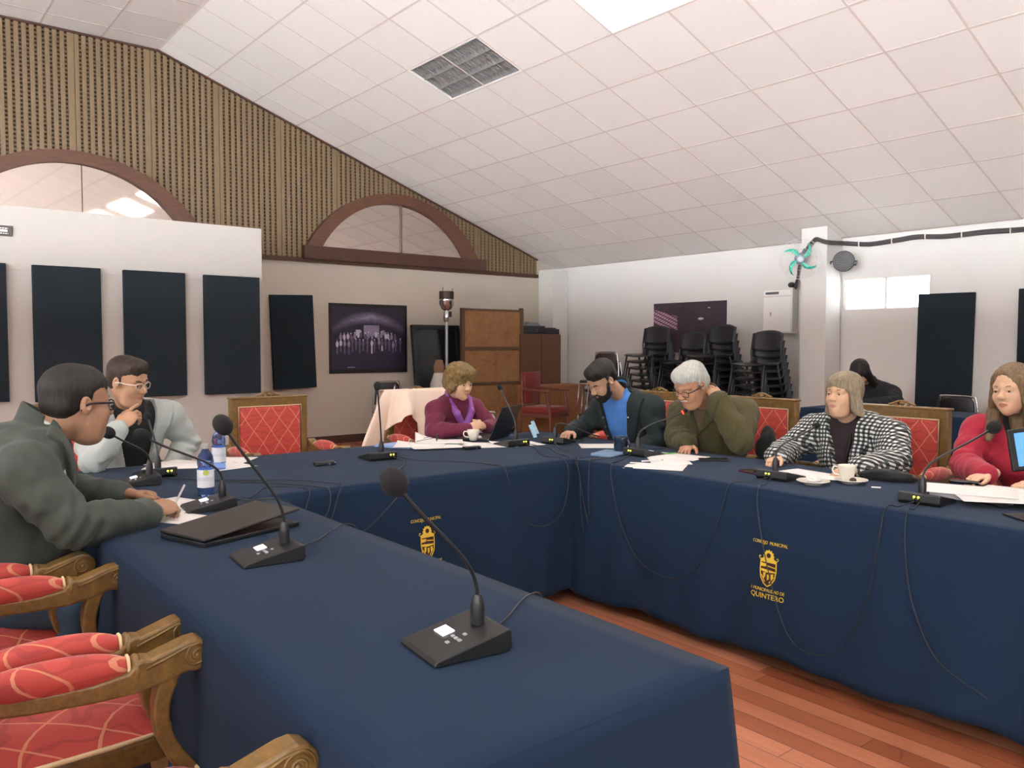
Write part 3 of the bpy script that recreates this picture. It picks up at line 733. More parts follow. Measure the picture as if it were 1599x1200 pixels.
# papers
sheet(1.27, 4.30, .45, tz, 'white sheet in front of the person in the pale grey blazer, left of the bottles')
sheet(1.23, 4.22, 1.1, tz + .002, 'white sheet lying under the microphone of the person in the pale grey blazer')
sheet(1.50, 4.24, -.7, tz + .001, 'white sheet reaching right of the two blue bottles')
sheet(1.42, 4.10, .2, tz, 'white sheet directly behind the two blue bottles')
sheet(.93, 3.20, .35, tz, 'white sheet with a note under the pen of the person in dark green')
sheet(.87, 2.93, .5, tz + .001, 'white sheet between the laptop and the hands of the person in dark green', .15, .21)
rr([(2.40, 4.30), (2.60, 4.34), (2.70, 4.14), (2.50, 4.06)], tz, .012, 'folder', mat('pale_blue_card', '#8fa9d6', .7), 'pale blue folder at the left of the person in magenta', 'folder', bev=.001)
for k, (x, y, a, z) in enumerate(((2.60, 4.10, .9, .013), (2.66, 4.02, 1.2, .010), (2.78, 4.16, 1.0, .016), (2.88, 4.02, .8, .004), (2.98, 3.90, 1.15, .002), (3.16, 3.86, 1.35, .0))):
    sheet(x, y, a, tz + z, ['top white sheet on the pale blue folder', 'white sheet sticking out of the left end of the paper pile', 'curled white sheet in front of the clasped hands', 'white sheet under the white cup', 'white sheet just right of the white cup', 'white sheet under the edge of the open laptop'][k], curl=.03 if k == 2 else .01)
sheet(3.13, 2.71, .55, tz, 'white sheet hanging nearest the table edge before the person in olive fleece')
sheet(3.34, 2.80, -.75, tz + .002, 'white sheet under the resting hand of the person in olive fleece')
sheet(3.48, 2.86, .2, tz + .004, 'upper white sheet beside the green pen')
sheet(3.52, 3.46, .9, tz, 'white sheet between the dark mug and the phone of the person in navy')
sheet(3.47, 2.13, 1.45, tz, 'white sheet under the hands of the person in the checked coat')
sheet(3.48, 1.98, .5, tz + .002, 'white sheet behind the cup and saucer', .15, .21)
for k, (x, y, a, z, nm) in enumerate(((3.50, 1.36, .35, .030, 'large white sheet on top of the pile before the person in red'), (3.62, 1.20, .1, .026, 'white sheet at the right edge of the pile before the person in red'), (3.45, 1.22, .6, .028, 'lowest white sheet of the pile before the person in red'))):
    sheet(x, y, a, tz + z - .004, nm, .25, .33)
rr([(3.36, 1.46), (3.60, 1.52), (3.64, 1.28), (3.44, 1.18)], tz, .022, 'notebook', mat('grey_notebook', '#c9cbd0', .6), 'thick grey notebook under the loose sheets before the person in red', 'notebook', bev=.002)
rr([(3.15, 3.20), (3.19, 3.06), (3.38, 3.13), (3.34, 3.27)], tz, .014, 'notebook', mat('blue_notebook_cover', '#6e8aa6', .5), 'blue-grey notebook beside the dark mug', 'notebook', bev=.002)
# pens
def pen(a, b, m, label):
    a, b = Vector(a), Vector(b); c = (a + b) / 2; t = thing('pen', label, 'pen', c)
    MB().tube([a - c, b - c], .004, 8).build('barrel', m, t, smooth='auto')
    MB().tube([b - c, b - c + (b - a).normalized() * .012], [.004, .001], 8).build('tip', M_CHROME, t, smooth='auto')
pen((3.44, 2.97, tz + .0085), (3.56, 2.93, tz + .0085), mat('green_plastic', '#5e9a4c', .4), 'green pen beside the lit microphone')
pen((3.17, 2.84, tz + .008), (3.28, 2.80, tz + .008), mat('white_plastic', '#e6e6e6', .35), 'white pen lying on the front sheet before the person in olive fleece')
pen((.905, 3.02, .868), (.868, 3.05, .775), mat('white_plastic', '#e6e6e6', .35), 'white pen held by the person in the dark green jacket')
# phones
M_SCR = mat('dark_phone_glass', '#0c0d10', .08, var=0, coat=.6)
def phone(x, y, a, label, m=M_BLACKS, z=tz):
    t = thing('mobile_phone', label, 'phone', (x, y, z), a)
    MB().b2(-.037, .037, -.077, .077, 0, .008).build('body', m, t, bevel=.003)
    MB().b2(-.034, .034, -.073, .073, .008, .0087).build('screen', M_SCR, t)
phone(3.54, 2.66, .9, 'black phone at the elbow of the person in olive fleece')
phone(3.345, 2.27, -.2, 'dark phone with a maroon back beside the checked coat microphone', mat('maroon_case', '#4a1526', .4))
phone(3.41, 1.24, -.55, 'black phone poking out below the sheets before the person in red', z=tz)
phone(3.57, 3.80, .75, 'dark phone under the hand of the person in navy')
# recorders
def recorder(x, y, a, label):
    t = thing('voice_recorder', label, 'voice recorder', (x, y, tz), a)
    MB().b2(-.055, .055, -.02, .02, 0, .020).build('body', M_BLACKS, t, bevel=.006, seg=3)
    MB().tube([(.02, -.0205, .010), (.02, -.0225, .010)], .007, 14).build('lens_ring', M_CHROME, t, smooth='auto')
    MB().ell((.048, -.017, .013), (.005, .004, .004), n=8, k=6).build('button', M_CHROME, t, smooth=True)
    MB().b2(-.035, .005, -.012, .012, .020, .0205).build('screen', M_SCR, t)
recorder(1.83, 3.79, -.15, 'small black voice recorder alone on the far table')
recorder(2.79, 3.83, -.15, 'small black voice recorder below the white cup')
# crockery
M_CER = mat('white_ceramic', '#e9e4d6', .18, var=.02, coat=.3)
def cup(x, y, z, label, rz=0, grp=None, s=1):
    t = thing('coffee_cup', label, 'cup', (x, y, z), rz, grp)
    pr_ = [(.0, .003), (.020, .0), (.024, .004), (.030, .020), (.037, .045), (.041, .066), (.0405, .068), (.038, .066), (.034, .045), (.027, .018), (.0, .010)]
    MB().lathe([(a * s, b * s) for a, b in pr_], n=28).build('cup_bowl', M_CER, t, smooth='auto')
    MB().tube(catmull([(.037, 0, .055), (.055, 0, .058), (.062, 0, .042), (.052, 0, .026), (.031, 0, .022)], 5), .004, 8).build('handle', M_CER, t, smooth=True)
    return t
def saucer(x, y, z, label, r=.072):
    o = MB().lathe([(0, .004), (r * .45, .002), (r * .5, 0), (r * .55, .004), (r * .97, .016), (r, .018), (r * .96, .020), (r * .55, .009), (0, .008)], n=32).build('saucer', M_CER, smooth='auto', loc=(x, y, z)); return tag(o, label, 'saucer')
cup(3.02, 4.13, tz + .008, 'white cup on the papers in front of the person in magenta', 2.6)
saucer(3.27, 1.92, tz, 'white saucer holding crumpled napkins, left of the cup')
saucer(3.43, 1.83, tz, 'white saucer under the coffee cup of the person in the checked coat')
cup(3.44, 1.855, tz + .010, 'white coffee cup on its saucer before the person in the checked coat', 1.9)
o = MB().ell((0, 0, 0), (.018, .014, .012), n=12, k=8).build('tea_bag', mat('wet_tea_bag', '#4a3524', .8, bump=.6, bs=90), smooth=True, loc=(3.39, 1.80, tz + .022)); tag(o, 'dark used tea bag on the saucer beside the cup', 'tea bag')
# crumpled napkin
def blob(name, c, r, m, label, cat, seed=0, amp=.3, fr=2.2, rz=0, n=28, k=18, flat=True):
    mb = MB().ell((0, 0, 0), r, n=n, k=k); vs = []
    for p in mb.v:
        q = Vector(p); d = 1 + amp * noise.noise(Vector((q.x / r[0] * fr * .5 + seed, q.y / r[1] * fr * .5, q.z / r[2] * fr * .5)))
        q = q * d
        if flat: q.z = max(q.z, -r[2] * .75)
        vs.append(tuple(q))
    mb.v = vs; o = mb.build(name, m, smooth=True, loc=(c[0], c[1], c[2] + (r[2] * .75 if flat else 0)), rot=(0, 0, rz)); return tag(o, label, cat)
blob('crumpled_napkin', (3.28, 1.92, tz + .012), (.036, .032, .014), M_SHIRTW, 'crumpled white napkin on the left saucer', 'napkin', 3, .5, 5)
blob('cloth_pouch', (3.63, 1.76, tz - .001), (.050, .115, .030), mat('black_fabric', '#131417', .9, bump=.3, bs=300, sheen=.1), 'black fabric pouch lying right of the cup and saucer', 'pouch', 5, .30, 4, rz=.25)
tag(MB().b2(-.004, .004, -.02, .02, 0, .006).build('memory_stick', M_WHITE, loc=(3.40, 1.70, tz), rot=(0, 0, .5), bevel=.002), 'tiny white memory stick on the cloth below the black pouch', 'memory stick')
# dark mug
t = thing('mug', 'dark blue mug beside the blue-grey notebook', 'mug', (3.36, 3.17, tz))
M_MUG = mat('dark_blue_glaze', '#1b2a3c', .2, coat=.4)
MB().lathe([(0, .004), (.036, 0), (.039, .004), (.040, .092), (.038, .094), (.036, .092), (.035, .008), (0, .008)], n=28).build('mug_body', M_MUG, t, smooth='auto')
MB().tube(catmull([(0, -.038, .075), (0, -.062, .072), (0, -.066, .045), (0, -.055, .026), (0, -.038, .022)], 5), .005, 8).build('handle', M_MUG, t, smooth=True)
# bottles
M_PET = mat('clear_blue_bottle', '#8fb2f4', .05, var=0, trans=.95); M_PET.node_tree.nodes['Principled BSDF'].inputs['IOR'].default_value = 1.25
def label_mat(nm, green):
    t = NT(nm); X, Y, Z = t.sep(t.n('TexCoord').outputs['Object'])
    ang = t.math('ARCTAN2', Y, X)
    st = t.math('GREATER_THAN', t.math('FRACT', t.math('MULTIPLY', Z, 180)), .55)
    inb = t.math('MULTIPLY', t.math('GREATER_THAN', Z, .066), t.math('LESS_THAN', Z, .082))
    c = t.mix(t.math('MULTIPLY', t.math('MULTIPLY', st, inb), .5), lin('#e4eaf2'), lin('#7d8fa8'))
    if green:
        d = t.math('ADD', t.math('POWER', t.math('MULTIPLY', t.math('SUBTRACT', ang, -1.85), .032), 2), t.math('POWER', t.math('SUBTRACT', Z, .101), 2))
        c = t.mix(t.math('LESS_THAN', d, .00012), c, lin('#aebf4e'))
    t.l(c, t.b.inputs['Base Color']); t.b.inputs['Roughness'].default_value = .5; return t.m
def bottle(x, y, label, green):
    t = thing('water_bottle', label, 'bottle', (x, y, tz), 0, 'blue water bottles')
    out = [(.026, 0), (.031, .004), (.032, .02), (.031, .028), (.0325, .036), (.0325, .115), (.029, .122), (.032, .130), (.0325, .145), (.028, .168), (.016, .186), (.0125, .192), (.0125, .203)]
    MB().lathe([(0, .003)] + out, n=28).build('bottle_body', M_PET, t, smooth='auto')
    lm = label_mat('bottle_label_green' if green else 'bottle_label_plain', green)
    mb = MB(); n = 32; vs = []
    for zz in (.040, .112):
        for k in range(n): vs.append((.0332 * math.cos(2 * PI * k / n), .0332 * math.sin(2 * PI * k / n), zz))
    mb.add(vs, [(k, (k + 1) % n, n + (k + 1) % n, n + k) for k in range(n)]); mb.build('wrap_label', lm, t, smooth=True)
    MB().lathe([(0, .196), (.0155, .196), (.0155, .213), (.014, .215), (0, .215)], n=20).build('cap', mat('grey_cap', '#9a9994', .5), t, smooth='auto')
bottle(1.075, 3.31, 'blue water bottle with a green dot on its label, nearer the camera', True)
bottle(1.36, 3.985, 'blue water bottle farther back, standing before the white sheets', False)
# closed laptop, lid a little ajar
t = thing('laptop', 'closed black laptop lying on the foreground table by the person in dark green', 'laptop', (.935, 2.625, tz), -1.28)
def lp(x, y): return (x, y)
M_LAP = mat('brown_black_laptop_shell', '#26221f', .38, var=.1, vs=3)
MB().b2(-.115, .115, -.185, .185, 0, .016).build('base', M_BLACKS, t, bevel=.004)
lid = MB(); lid.b2(-.117, .117, -.187, .187, 0, .009); l_ = lid.build('lid', M_LAP, t, bevel=.004); l_.location = (0, 0, .020); l_.rotation_euler = (R(5.5), 0, 0); l_.location = (0, 0, .036)
# open laptop before the person in magenta
bl, br = Vector((3.085, 4.06, tz)), Vector((3.40, 4.235, tz)); ax = (br - bl).normalized(); out = Vector((ax.y, -ax.x, 0))
t = thing('laptop', 'open black laptop seen from behind on the far table', 'laptop', (bl + br) / 2, math.atan2(ax.y, ax.x))
MB().b2(-.175, .175, .0, .235, 0, .014).build('base', M_BLACKS, t, bevel=.003)
MB().b2(-.165, .165, .03, .15, .014, .0155).build('keyboard', M_BLACK, t)
lid = MB().b2(-.175, .175, -.006, 0, 0, .228).build('lid', M_BLACKS, t, bevel=.003); lid.location = (0, 0, .014); lid.rotation_euler = (R(24), 0, 0)
MB().b2(-.160, .160, 0, .001, .012, .215).build('screen', M_SCR, lid)
MB().ell((-.13, -.0065, .19), (.012, .0008, .003), n=8, k=6).build('badge', M_CHROME, lid)
# face mask
mb = MB(); n = 14; P = []
for j in range(n + 1):
    for i in range(n + 1):
        u, v = i / n - .5, j / n - .5; P.append((u * .17, v * .02 + .018 * math.sin(u * 5), (.09) * (j / n) + .004 * math.sin(j * 2.4) + .01 * math.sin(u * 4)))
mb.add(P, [(j * (n + 1) + i, j * (n + 1) + i + 1, (j + 1) * (n + 1) + i + 1, (j + 1) * (n + 1) + i) for j in range(n) for i in range(n)])
o = mb.build('face_mask', mat('pale_blue_mask', '#a9cfe4', .85, bump=.2, bs=200), smooth=True, loc=(3.53, 4.12, tz), rot=(R(-12), 0, .5)); o.modifiers.new('s', 'SOLIDIFY').thickness = .002
tag(o, 'pale blue folded face mask behind the open laptop', 'mask')
# eyeglasses on papers
t = thing('eyeglasses', 'folded eyeglasses lying on the papers of the person in magenta', 'eyeglasses', (2.77, 4.17, tz + .020), .9)
M_FRAME = mat('dark_spectacle_frame', '#191416', .3)
for s in (-1, 1):
    MB().tube([(s * .033 + .024 * math.cos(a), .0, .022 + .019 * math.sin(a)) for a in (2 * PI * k / 18 for k in range(18))], .0018, 6, closed=True).build('rim', M_FRAME, t, smooth=True)
    MB().tube([(s * .057, 0, .026), (s * .060, .03, .022), (s * .058, .12, .004)], .0017, 6).build('temple', M_FRAME, t, smooth=True)
MB().tube([(-.010, 0, .026), (0, .0, .030), (.010, 0, .026)], .0018, 6).build('bridge', M_FRAME, t, smooth=True)
# computer mouse
o = MB().ell((0, 0, .014), (.030, .052, .018), n=20, k=12).build('computer_mouse', mat('silver_mouse', '#c9cbd0', .3), smooth=True, loc=(3.08, 4.20, tz + .003), rot=(0, 0, .6)); tag(o, 'silver computer mouse behind the white cup', 'mouse')
# tablet at right edge
t = thing('tablet', 'dark tablet with a lit blue screen at the right edge of the picture', 'tablet', (3.232, 1.042, tz), PI / 2 + .95)
tb = MB().b2(-.10, .10, -.006, .006, -.075, .075).build('tablet_shell', mat('dark_green_black_case', '#10160f', .5), t, bevel=.005); tb.rotation_euler = (R(6), R(7), 0); tb.location = (0, 0, .256)
MB().b2(-.076, .078, .0061, .0072, -.058, .060).build('tablet_screen', mat('lit_blue_screen', '#4f86d8', .3, var=.5, vs=16, emit='#4f86d8', es=.9), tb)
MB().tube([(0, -.012, .24), (0, -.02, .12), (0, -.02, .006)], .010, 8).build('stand_post', M_BLACK, t); MB().b2(-.07, .07, -.07, .05, 0, .008).build('stand_foot', M_BLACK, t, bevel=.003)
# ------------------------------------------------------------------ acoustic panels, posters, sign
def acu(x0, x1, z0, z1, y, label, axis='y', grp=None):
    if axis == 'y':
        o = MB().box((0, 0, 0), (x1 - x0, .05, z1 - z0)).build('acoustic_panel', M_ACU, bevel=.006, loc=((x0 + x1) / 2, y - .027, (z0 + z1) / 2))
    else:
        o = MB().box((0, 0, 0), (.05, x1 - x0, z1 - z0)).build('acoustic_panel', M_ACU, bevel=.006, loc=(y - .027, (x0 + x1) / 2, (z0 + z1) / 2))
    return tag(o, label, 'acoustic panel', grp)
GA = 'charcoal acoustic foam panels on the walls'
PF = PY - .012
acu(.46, 1.035, .86, 2.105, PF, 'charcoal foam panel cut off by the left edge of the picture', grp=GA)
acu(1.238, 1.808, .845, 2.105, PF, 'charcoal foam panel on the partition behind the person in dark green', grp=GA)
acu(2.008, 2.592, .858, 2.105, PF, 'charcoal foam panel on the partition behind the person in the pale blazer', grp=GA)
acu(2.778, 3.368, .858, 2.100, PF, 'charcoal foam panel on the partition nearest its free right edge', grp=GA)
o = acu(4.20, 4.80, .79, 2.04, YB, 'charcoal foam panel on the far wall left of the group photograph', grp=GA)
o.rotation_euler = (R(-1.2), R(-1.6), 0); o.location.y -= .02
o = acu(3.585, 4.165, .68, 1.945, XR, 'charcoal foam panel on the right wall below the bright window', 'x', GA); o.rotation_euler = (R(.6), 0, 0)
acu(2.57, 3.160, .68, 1.955, XR, 'charcoal foam panel cut off by the right edge of the picture', 'x', GA)
# group photograph: generic dim hall with rows of small standing figures
def poster_group():
    t = NT('group_photo_print'); tc = t.n('TexCoord'); X, Y, Z = t.sep(tc.outputs['Object'])
    # X in [-.61,.61], Z in [-.49,.49]
    c0 = t.mix(t.math('MULTIPLY', t.math('ADD', Z, .5), 1.0, True), lin('#1b1526'), lin('#241c30'))
    dz = t.math('SUBTRACT', Z, t.math('SUBTRACT', .30, t.math('MULTIPLY', t.math('MULTIPLY', X, X), .55)))
    band = t.math('SUBTRACT', 1.0, t.math('MULTIPLY', t.math('ABSOLUTE', dz), 11), True)
    nz = t.noise(t.obj((3, 1, 9)), 3, 4)
    fall = t.math('SUBTRACT', 1.0, t.math('MULTIPLY', t.math('ABSOLUTE', X), 1.7), True)
    c1 = t.mix(t.math('MULTIPLY', t.math('MULTIPLY', band, nz), t.math('ADD', t.math('MULTIPLY', fall, .9), .1), True), c0, lin('#b9acd0'))
    # floor sheen
    fl = t.math('MULTIPLY', t.math('LESS_THAN', Z, -.16), t.math('MULTIPLY', t.noise(t.obj((18, 1, 3)), 2), .22))
    c2 = t.mix(fl, c1, lin('#5a4a7a'))
    t.l(c2, t.b.inputs['Base Color']); t.b.inputs['Roughness'].default_value = .45; return t.m
px0, px1, pz0, pz1 = 5.035, 6.285, .975, 1.955
t = thing('poster', 'dark framed print of a group photograph on the far wall', 'poster', ((px0 + px1) / 2, YB - .012, (pz0 + pz1) / 2))
MB().b2(-.622, .622, -.008, .008, -.49, .49).build('print', poster_group(), t)
M_BORD = mat('black_print_border', '#151313', .5)
mb = MB()
mb.b2(-.625, .625, -.012, -.007, .44, .49); mb.b2(-.625, .625, -.012, -.007, -.49, -.43)
mb.b2(-.625, -.585, -.012, -.007, -.43, .44); mb.b2(.59, .625, -.012, -.007, -.43, .44); mb.build('print_border', M_BORD, t)
M_FG = [mat('print_pale_%d' % i, c, .5, var=.3, vs=30) for i, c in enumerate(('#c9c2d4', '#8d84a0', '#5e5570'))]
mb = MB(); random.seed(11)
def flat_ell(cx, cz, a, b, m, y=-.0095): mb.add([(cx + a * math.cos(2 * PI * k / 12), y, cz + b * math.sin(2 * PI * k / 12)) for k in range(12)], [tuple(range(12))], m)
flat = lambda x0, x1, z0, z1, m: mb.add([(x0, -.009, z0), (x1, -.009, z0), (x1, -.009, z1), (x0, -.009, z1)], [(0, 1, 2, 3)], m)
flat(-.09, .16, .04, .19, M_FG[1]); flat(-.215, -.14, .045, .125, M_FG[0]); flat(.20, .25, .05, .12, M_FG[1])
for row, (zz, n, x0, x1) in enumerate(((.055, 17, -.45, .42), (-.035, 18, -.50, .50))):
    for k in range(n):
        x = x0 + (x1 - x0) * k / (n - 1) + random.uniform(-.012, .012); z = zz + random.uniform(-.02, .02) + (-.02 if abs(x) > .3 else 0)
        m = random.choice(M_FG); flat_ell(x, z + .03, .010, .013, M_FG[random.choice((0, 1))]); flat_ell(x, z - .02, .022, .042, m)
        if row: flat(x - .012, x + .011, z - random.uniform(.12, .17), z - .05, random.choice((M_FG[2], M_FG[2], M_FG[0])))
flat(-.345, -.235, -.412, -.400, M_FG[1])
mb.build('printed_figures', None, t)
# second print on the right wall
t = thing('poster', 'dark purple print of a hall roof above the stacked black chairs', 'poster', (XR - .012, 7.385, 1.63))
def poster_hall():
    t2 = NT('hall_photo_print'); X, Y, Z = t2.sep(t2.n('TexCoord').outputs['Object'])
    nz = t2.noise(t2.obj((1, 2.2, 3)), 2.5, 5)
    c = t2.mix(nz, lin('#2a2028'), lin('#4c3a48'))
    g1 = t2.math('LESS_THAN', t2.math('FRACT', t2.math('ADD', t2.math('MULTIPLY', Y, 14), t2.math('MULTIPLY', Z, 24))), .72)
    g2 = t2.math('LESS_THAN', t2.math('FRACT', t2.math('SUBTRACT', t2.math('MULTIPLY', Z, 17), t2.math('MULTIPLY', Y, 7))), .7)
    reg = t2.math('MULTIPLY', t2.math('GREATER_THAN', Y, .20), t2.math('LESS_THAN', t2.math('ABSOLUTE', t2.math('SUBTRACT', Z, t2.math('ADD', .11, t2.math('MULTIPLY', t2.math('SUBTRACT', Y, .4), .25)))), .10))
    f = t2.math('MULTIPLY', t2.math('MULTIPLY', g1, g2), reg)
    t2.l(t2.mix(t2.math('MULTIPLY', f, .75), c, lin('#d9a8bc')), t2.b.inputs['Base Color']); t2.b.inputs['Roughness'].default_value = .4; return t2.m
MB().b2(-.008, .008, -.645, .645, -.36, .36).build('print', poster_hall(), t)
mb = MB(); mb.add([(-.0095, -.22 + .05 * math.cos(a), .12 + .018 * math.sin(a)) for a in (2 * PI * k / 14 for k in range(14))], [tuple(range(14))])
mb.add([(-.0095, -.36 + .02 * math.cos(a), .27 + .008 * math.sin(a)) for a in (2 * PI * k / 14 for k in range(14))], [tuple(range(14))]); mb.build('printed_lamps', M_FG[0], t)
# small sign on the partition
t = thing('sign', 'small dark sign with white lines of lettering high on the partition', 'sign', (.86, PY - .006, 2.40))
MB().b2(-.24, .24, -.006, .005, -.047, .047).build('sign_board', mat('dark_grey_sign', '#45423f', .5), t, bevel=.002)
mb = MB(); random.seed(5)
for z_, h_, x1_ in ((.022, .010, .205), (-.024, .008, .205)):
    x_ = -.21
    while x_ < x1_:
        w_ = random.uniform(.008, .018); mb.b2(x_, min(x_ + w_, x1_), -.0075, -.006, z_ - h_ / 2, z_ + h_ / 2); x_ += w_ + .006
mb.b2(-.21, .20, -.0075, -.006, -.010, .010); mb.build('sign_lettering', M_WHITE, t)

# ------------------------------------------------------------------ far corner furniture
M_BRD = wood('worn_chipboard', '#7d5535', '#a97c50', (2, 2, 2), .65, 3); M_BRDF = wood('board_frame_wood', '#4d3826', '#6e5038', (6, 6, 1), .55)
t = thing('room_divider', 'tall worn wooden panel with crossbars leaning in the far corner', 'room divider', (7.49, 9.74, 0))
MB().b2(-.56, .56, -.01, .02, .02, 1.90).build('board', M_BRD, t)
mb = MB(); mb.b2(-.59, -.535, -.03, .03, 0, 1.92); mb.b2(.535, .59, -.03, .03, 0, 1.95); mb.b2(-.59, .59, -.03, .03, 1.885, 1.92)
mb.build('frame', M_BRDF, t, bevel=.004)
for z_ in (.05, .79, 1.325): MB().b2(-.54, .54, -.028, .0, z_ - .025, z_ + .025).build('crossbar', M_BRDF, t, bevel=.003)
for s in (-1, 1): MB().b2(s * .56 - .02, s * .56 + .02, .0, .30, 0, .04).build('foot', M_BRDF, t)
# black framed screen leaning
t = thing('display_screen', 'black framed screen leaning on the wall behind the person in magenta', 'screen', (6.66, 9.86, 0)); t.rotation_euler = (R(-7), 0, 0)
mb = MB(); mb.b2(-.42, -.35, -.03, .03, 0, 1.68); mb.b2(.35, .42, -.03, .03, 0, 1.68); mb.b2(-.35, .35, -.03, .03, 1.62, 1.68); mb.b2(-.35, .35, -.03, .03, 0, .07)
mb.build('bezel', M_BLACKS, t, bevel=.003); MB().b2(-.35, .35, -.008, .02, .07, 1.62).build('screen_glass', mat('dark_screen', '#171b1c', .15, var=.2, vs=2), t)
# heater / lamp stand
t = thing('lamp_stand', 'steel pole lamp with mesh head standing behind the person in magenta', 'lamp', (6.48, 9.5, 0))
MB().lathe([(.17, 0), (.17, .02), (.05, .05), (.03, .08)], n=24).build('base', M_STEEL, t, smooth='auto')
MB().tube([(0, 0, .05), (0, 0, 1.72)], .022, 14).build('pole', mat('galvanised_pole', '#9da0a4', .4, .7), t, smooth='auto')
MB().lathe([(.028, 1.70), (.045, 1.74), (.045, 1.84), (.03, 1.86), (.03, 1.87)], n=18).build('collar', M_CHROME, t, smooth='auto')
MB().lathe([(.03, 1.86), (.075, 1.89), (.105, 1.95), (.108, 2.02), (.09, 2.03)], n=24).build('reflector', M_CHROME, t, smooth='auto')
MB().lathe([(.10, 2.02), (.104, 2.03), (.106, 2.13), (.10, 2.135), (.0, 2.135)], n=24).build('mesh_head', mat('dark_bronze_mesh', '#4a3f38', .5, .6, bump=.8, bs=120), t, smooth='auto')
mb = MB(); mb.tube([(-.06, 0, 2.13), (-.06, 0, 2.19)], .006, 6); mb.tube([(.10, 0, 2.10), (.10, 0, 2.18)], .006, 6); mb.build('prong', M_STEEL, t)
MB().b2(.01, .055, -.05, -.035, 1.77, 1.85).build('switch_plate', M_BLACKS, t)
# pale bundle
t = thing('wrapped_bundle', 'pale wrapped bundle with a brown top standing before the black screen', 'bundle', (6.05, 9.05, 0))
MB().lathe([(.11, 0), (.13, .4), (.12, .85), (.07, 1.0), (.0, 1.01)], n=18).build('wrapping', mat('pale_cloth_wrap', '#b9b2aa', .85, bump=.4, bs=30), t, smooth='auto')
MB().lathe([(.06, .98), (.075, 1.08), (.05, 1.17), (.0, 1.18)], n=14).build('bundle_top', mat('brown_paper', '#7d6048', .8, bump=.4, bs=30), t, smooth='auto')
# cabinet
M_CAB = wood('dark_cabinet_veneer', '#553423', '#704a35', (7, 7, 1), .5)
t = thing('cabinet', 'dark brown two-door cupboard in the far right corner under the printers', 'cabinet', (8.56, 9.95, 0))
MB().b2(-.55, .30, -.24, .24, .02, 1.55).build('body', M_CAB, t, bevel=.004)
for s, x0 in ((-1, -.54), (1, -.12)):
    d = MB().b2(x0, x0 + .41, -.258, -.242, .74, 1.53).build('door', M_CAB, t, bevel=.003); MB().ell((x0 + (.37 if s < 0 else .04), -.268, 1.18), (.010, .012, .014), n=10, k=6).build('knob', M_GOLD, d, smooth=True)
M_PINE = wood('light_brown_veneer', '#8a5c38', '#a97650', (6, 6, 1), .5)
t = thing('low_cupboard', 'low light brown cupboard in front of the dark cupboard', 'cupboard', (8.36, 9.38, 0))
MB().b2(-.50, .54, -.20, .22, 0, .73).build('body', M_PINE, t, bevel=.003); MB().b2(-.52, .56, -.22, .22, .73, .76).build('top', M_PINE, t, bevel=.003)
for x0 in (-.49, .03): MB().b2(x0, x0 + .49, -.214, -.202, .05, .71).build('door', M_PINE, t, bevel=.003)
t = thing('printer', 'dark grey printer on top of the far cupboard, left of two', 'printer', (8.36, 9.94, 1.552))
MB().b2(-.26, .22, -.18, .18, 0, .13).build('body', M_BLACKS, t, bevel=.012); MB().prism([(-.20, .13), (.16, .13), (.08, .185), (-.10, .185)], -.14, .14).build('lid', mat('grey_printer_lid', '#7c7e80', .3), t, bevel=.006)
MB().b2(.0, .05, -.19, -.175, .02, .08).build('button_panel', M_STEEL, t)
t = thing('printer', 'low black printer on top of the far cupboard, right of two', 'printer', (8.74, 9.94, 1.552))
MB().b2(-.14, .16, -.16, .16, 0, .085).build('body', M_BLACKS, t, bevel=.01); MB().b2(-.10, .12, -.12, .12, .085, .105).build('lid', M_BLACK, t, bevel=.004)

# red visitor armchair
M_RED = mat('plain_red_upholstery', '#7d2422', .7, var=.12, vs=6, bump=.2, bs=300, bd=.001, sheen=.2); M_RW = wood('red_brown_chair_wood', '#5f3022', '#7d4433', (5, 5, 1), .4)
t = thing('wooden_armchair', 'plain red armchair with brown wooden arms in the far corner', 'chair', (7.78, 8.86, 0), PI + .35)
MB().b2(-.23, .23, -.26, -.20, .52, .98).build('backrest', M_RED, t, bevel=.02, seg=3, smooth=True)
MB().b2(-.27, .27, -.25, .25, .38, .48).build('seat', M_RED, t, bevel=.03, seg=3, smooth=True)
MB().b2(-.28, .28, -.26, .26, .33, .385).build('seat_rail', M_RW, t, bevel=.004)
for s in (-1, 1):
    MB().tube(catmull([(s * .26, -.23, .74), (s * .29, 0, .72), (s * .29, .24, .71)], 5), .024, 8, flat=(1.2, .7)).build('arm', M_RW, t, smooth='auto')
    MB().tube([(s * .28, .18, .70), (s * .275, .23, .40), (s * .27, .24, 0)], [.022, .024, .017], 8).build('leg', M_RW, t, smooth='auto')
    MB().tube([(s * .25, -.24, .98), (s * .255, -.24, .40), (s * .26, -.29, 0)], [.018, .022, .018], 8).build('leg', M_RW, t, smooth='auto')

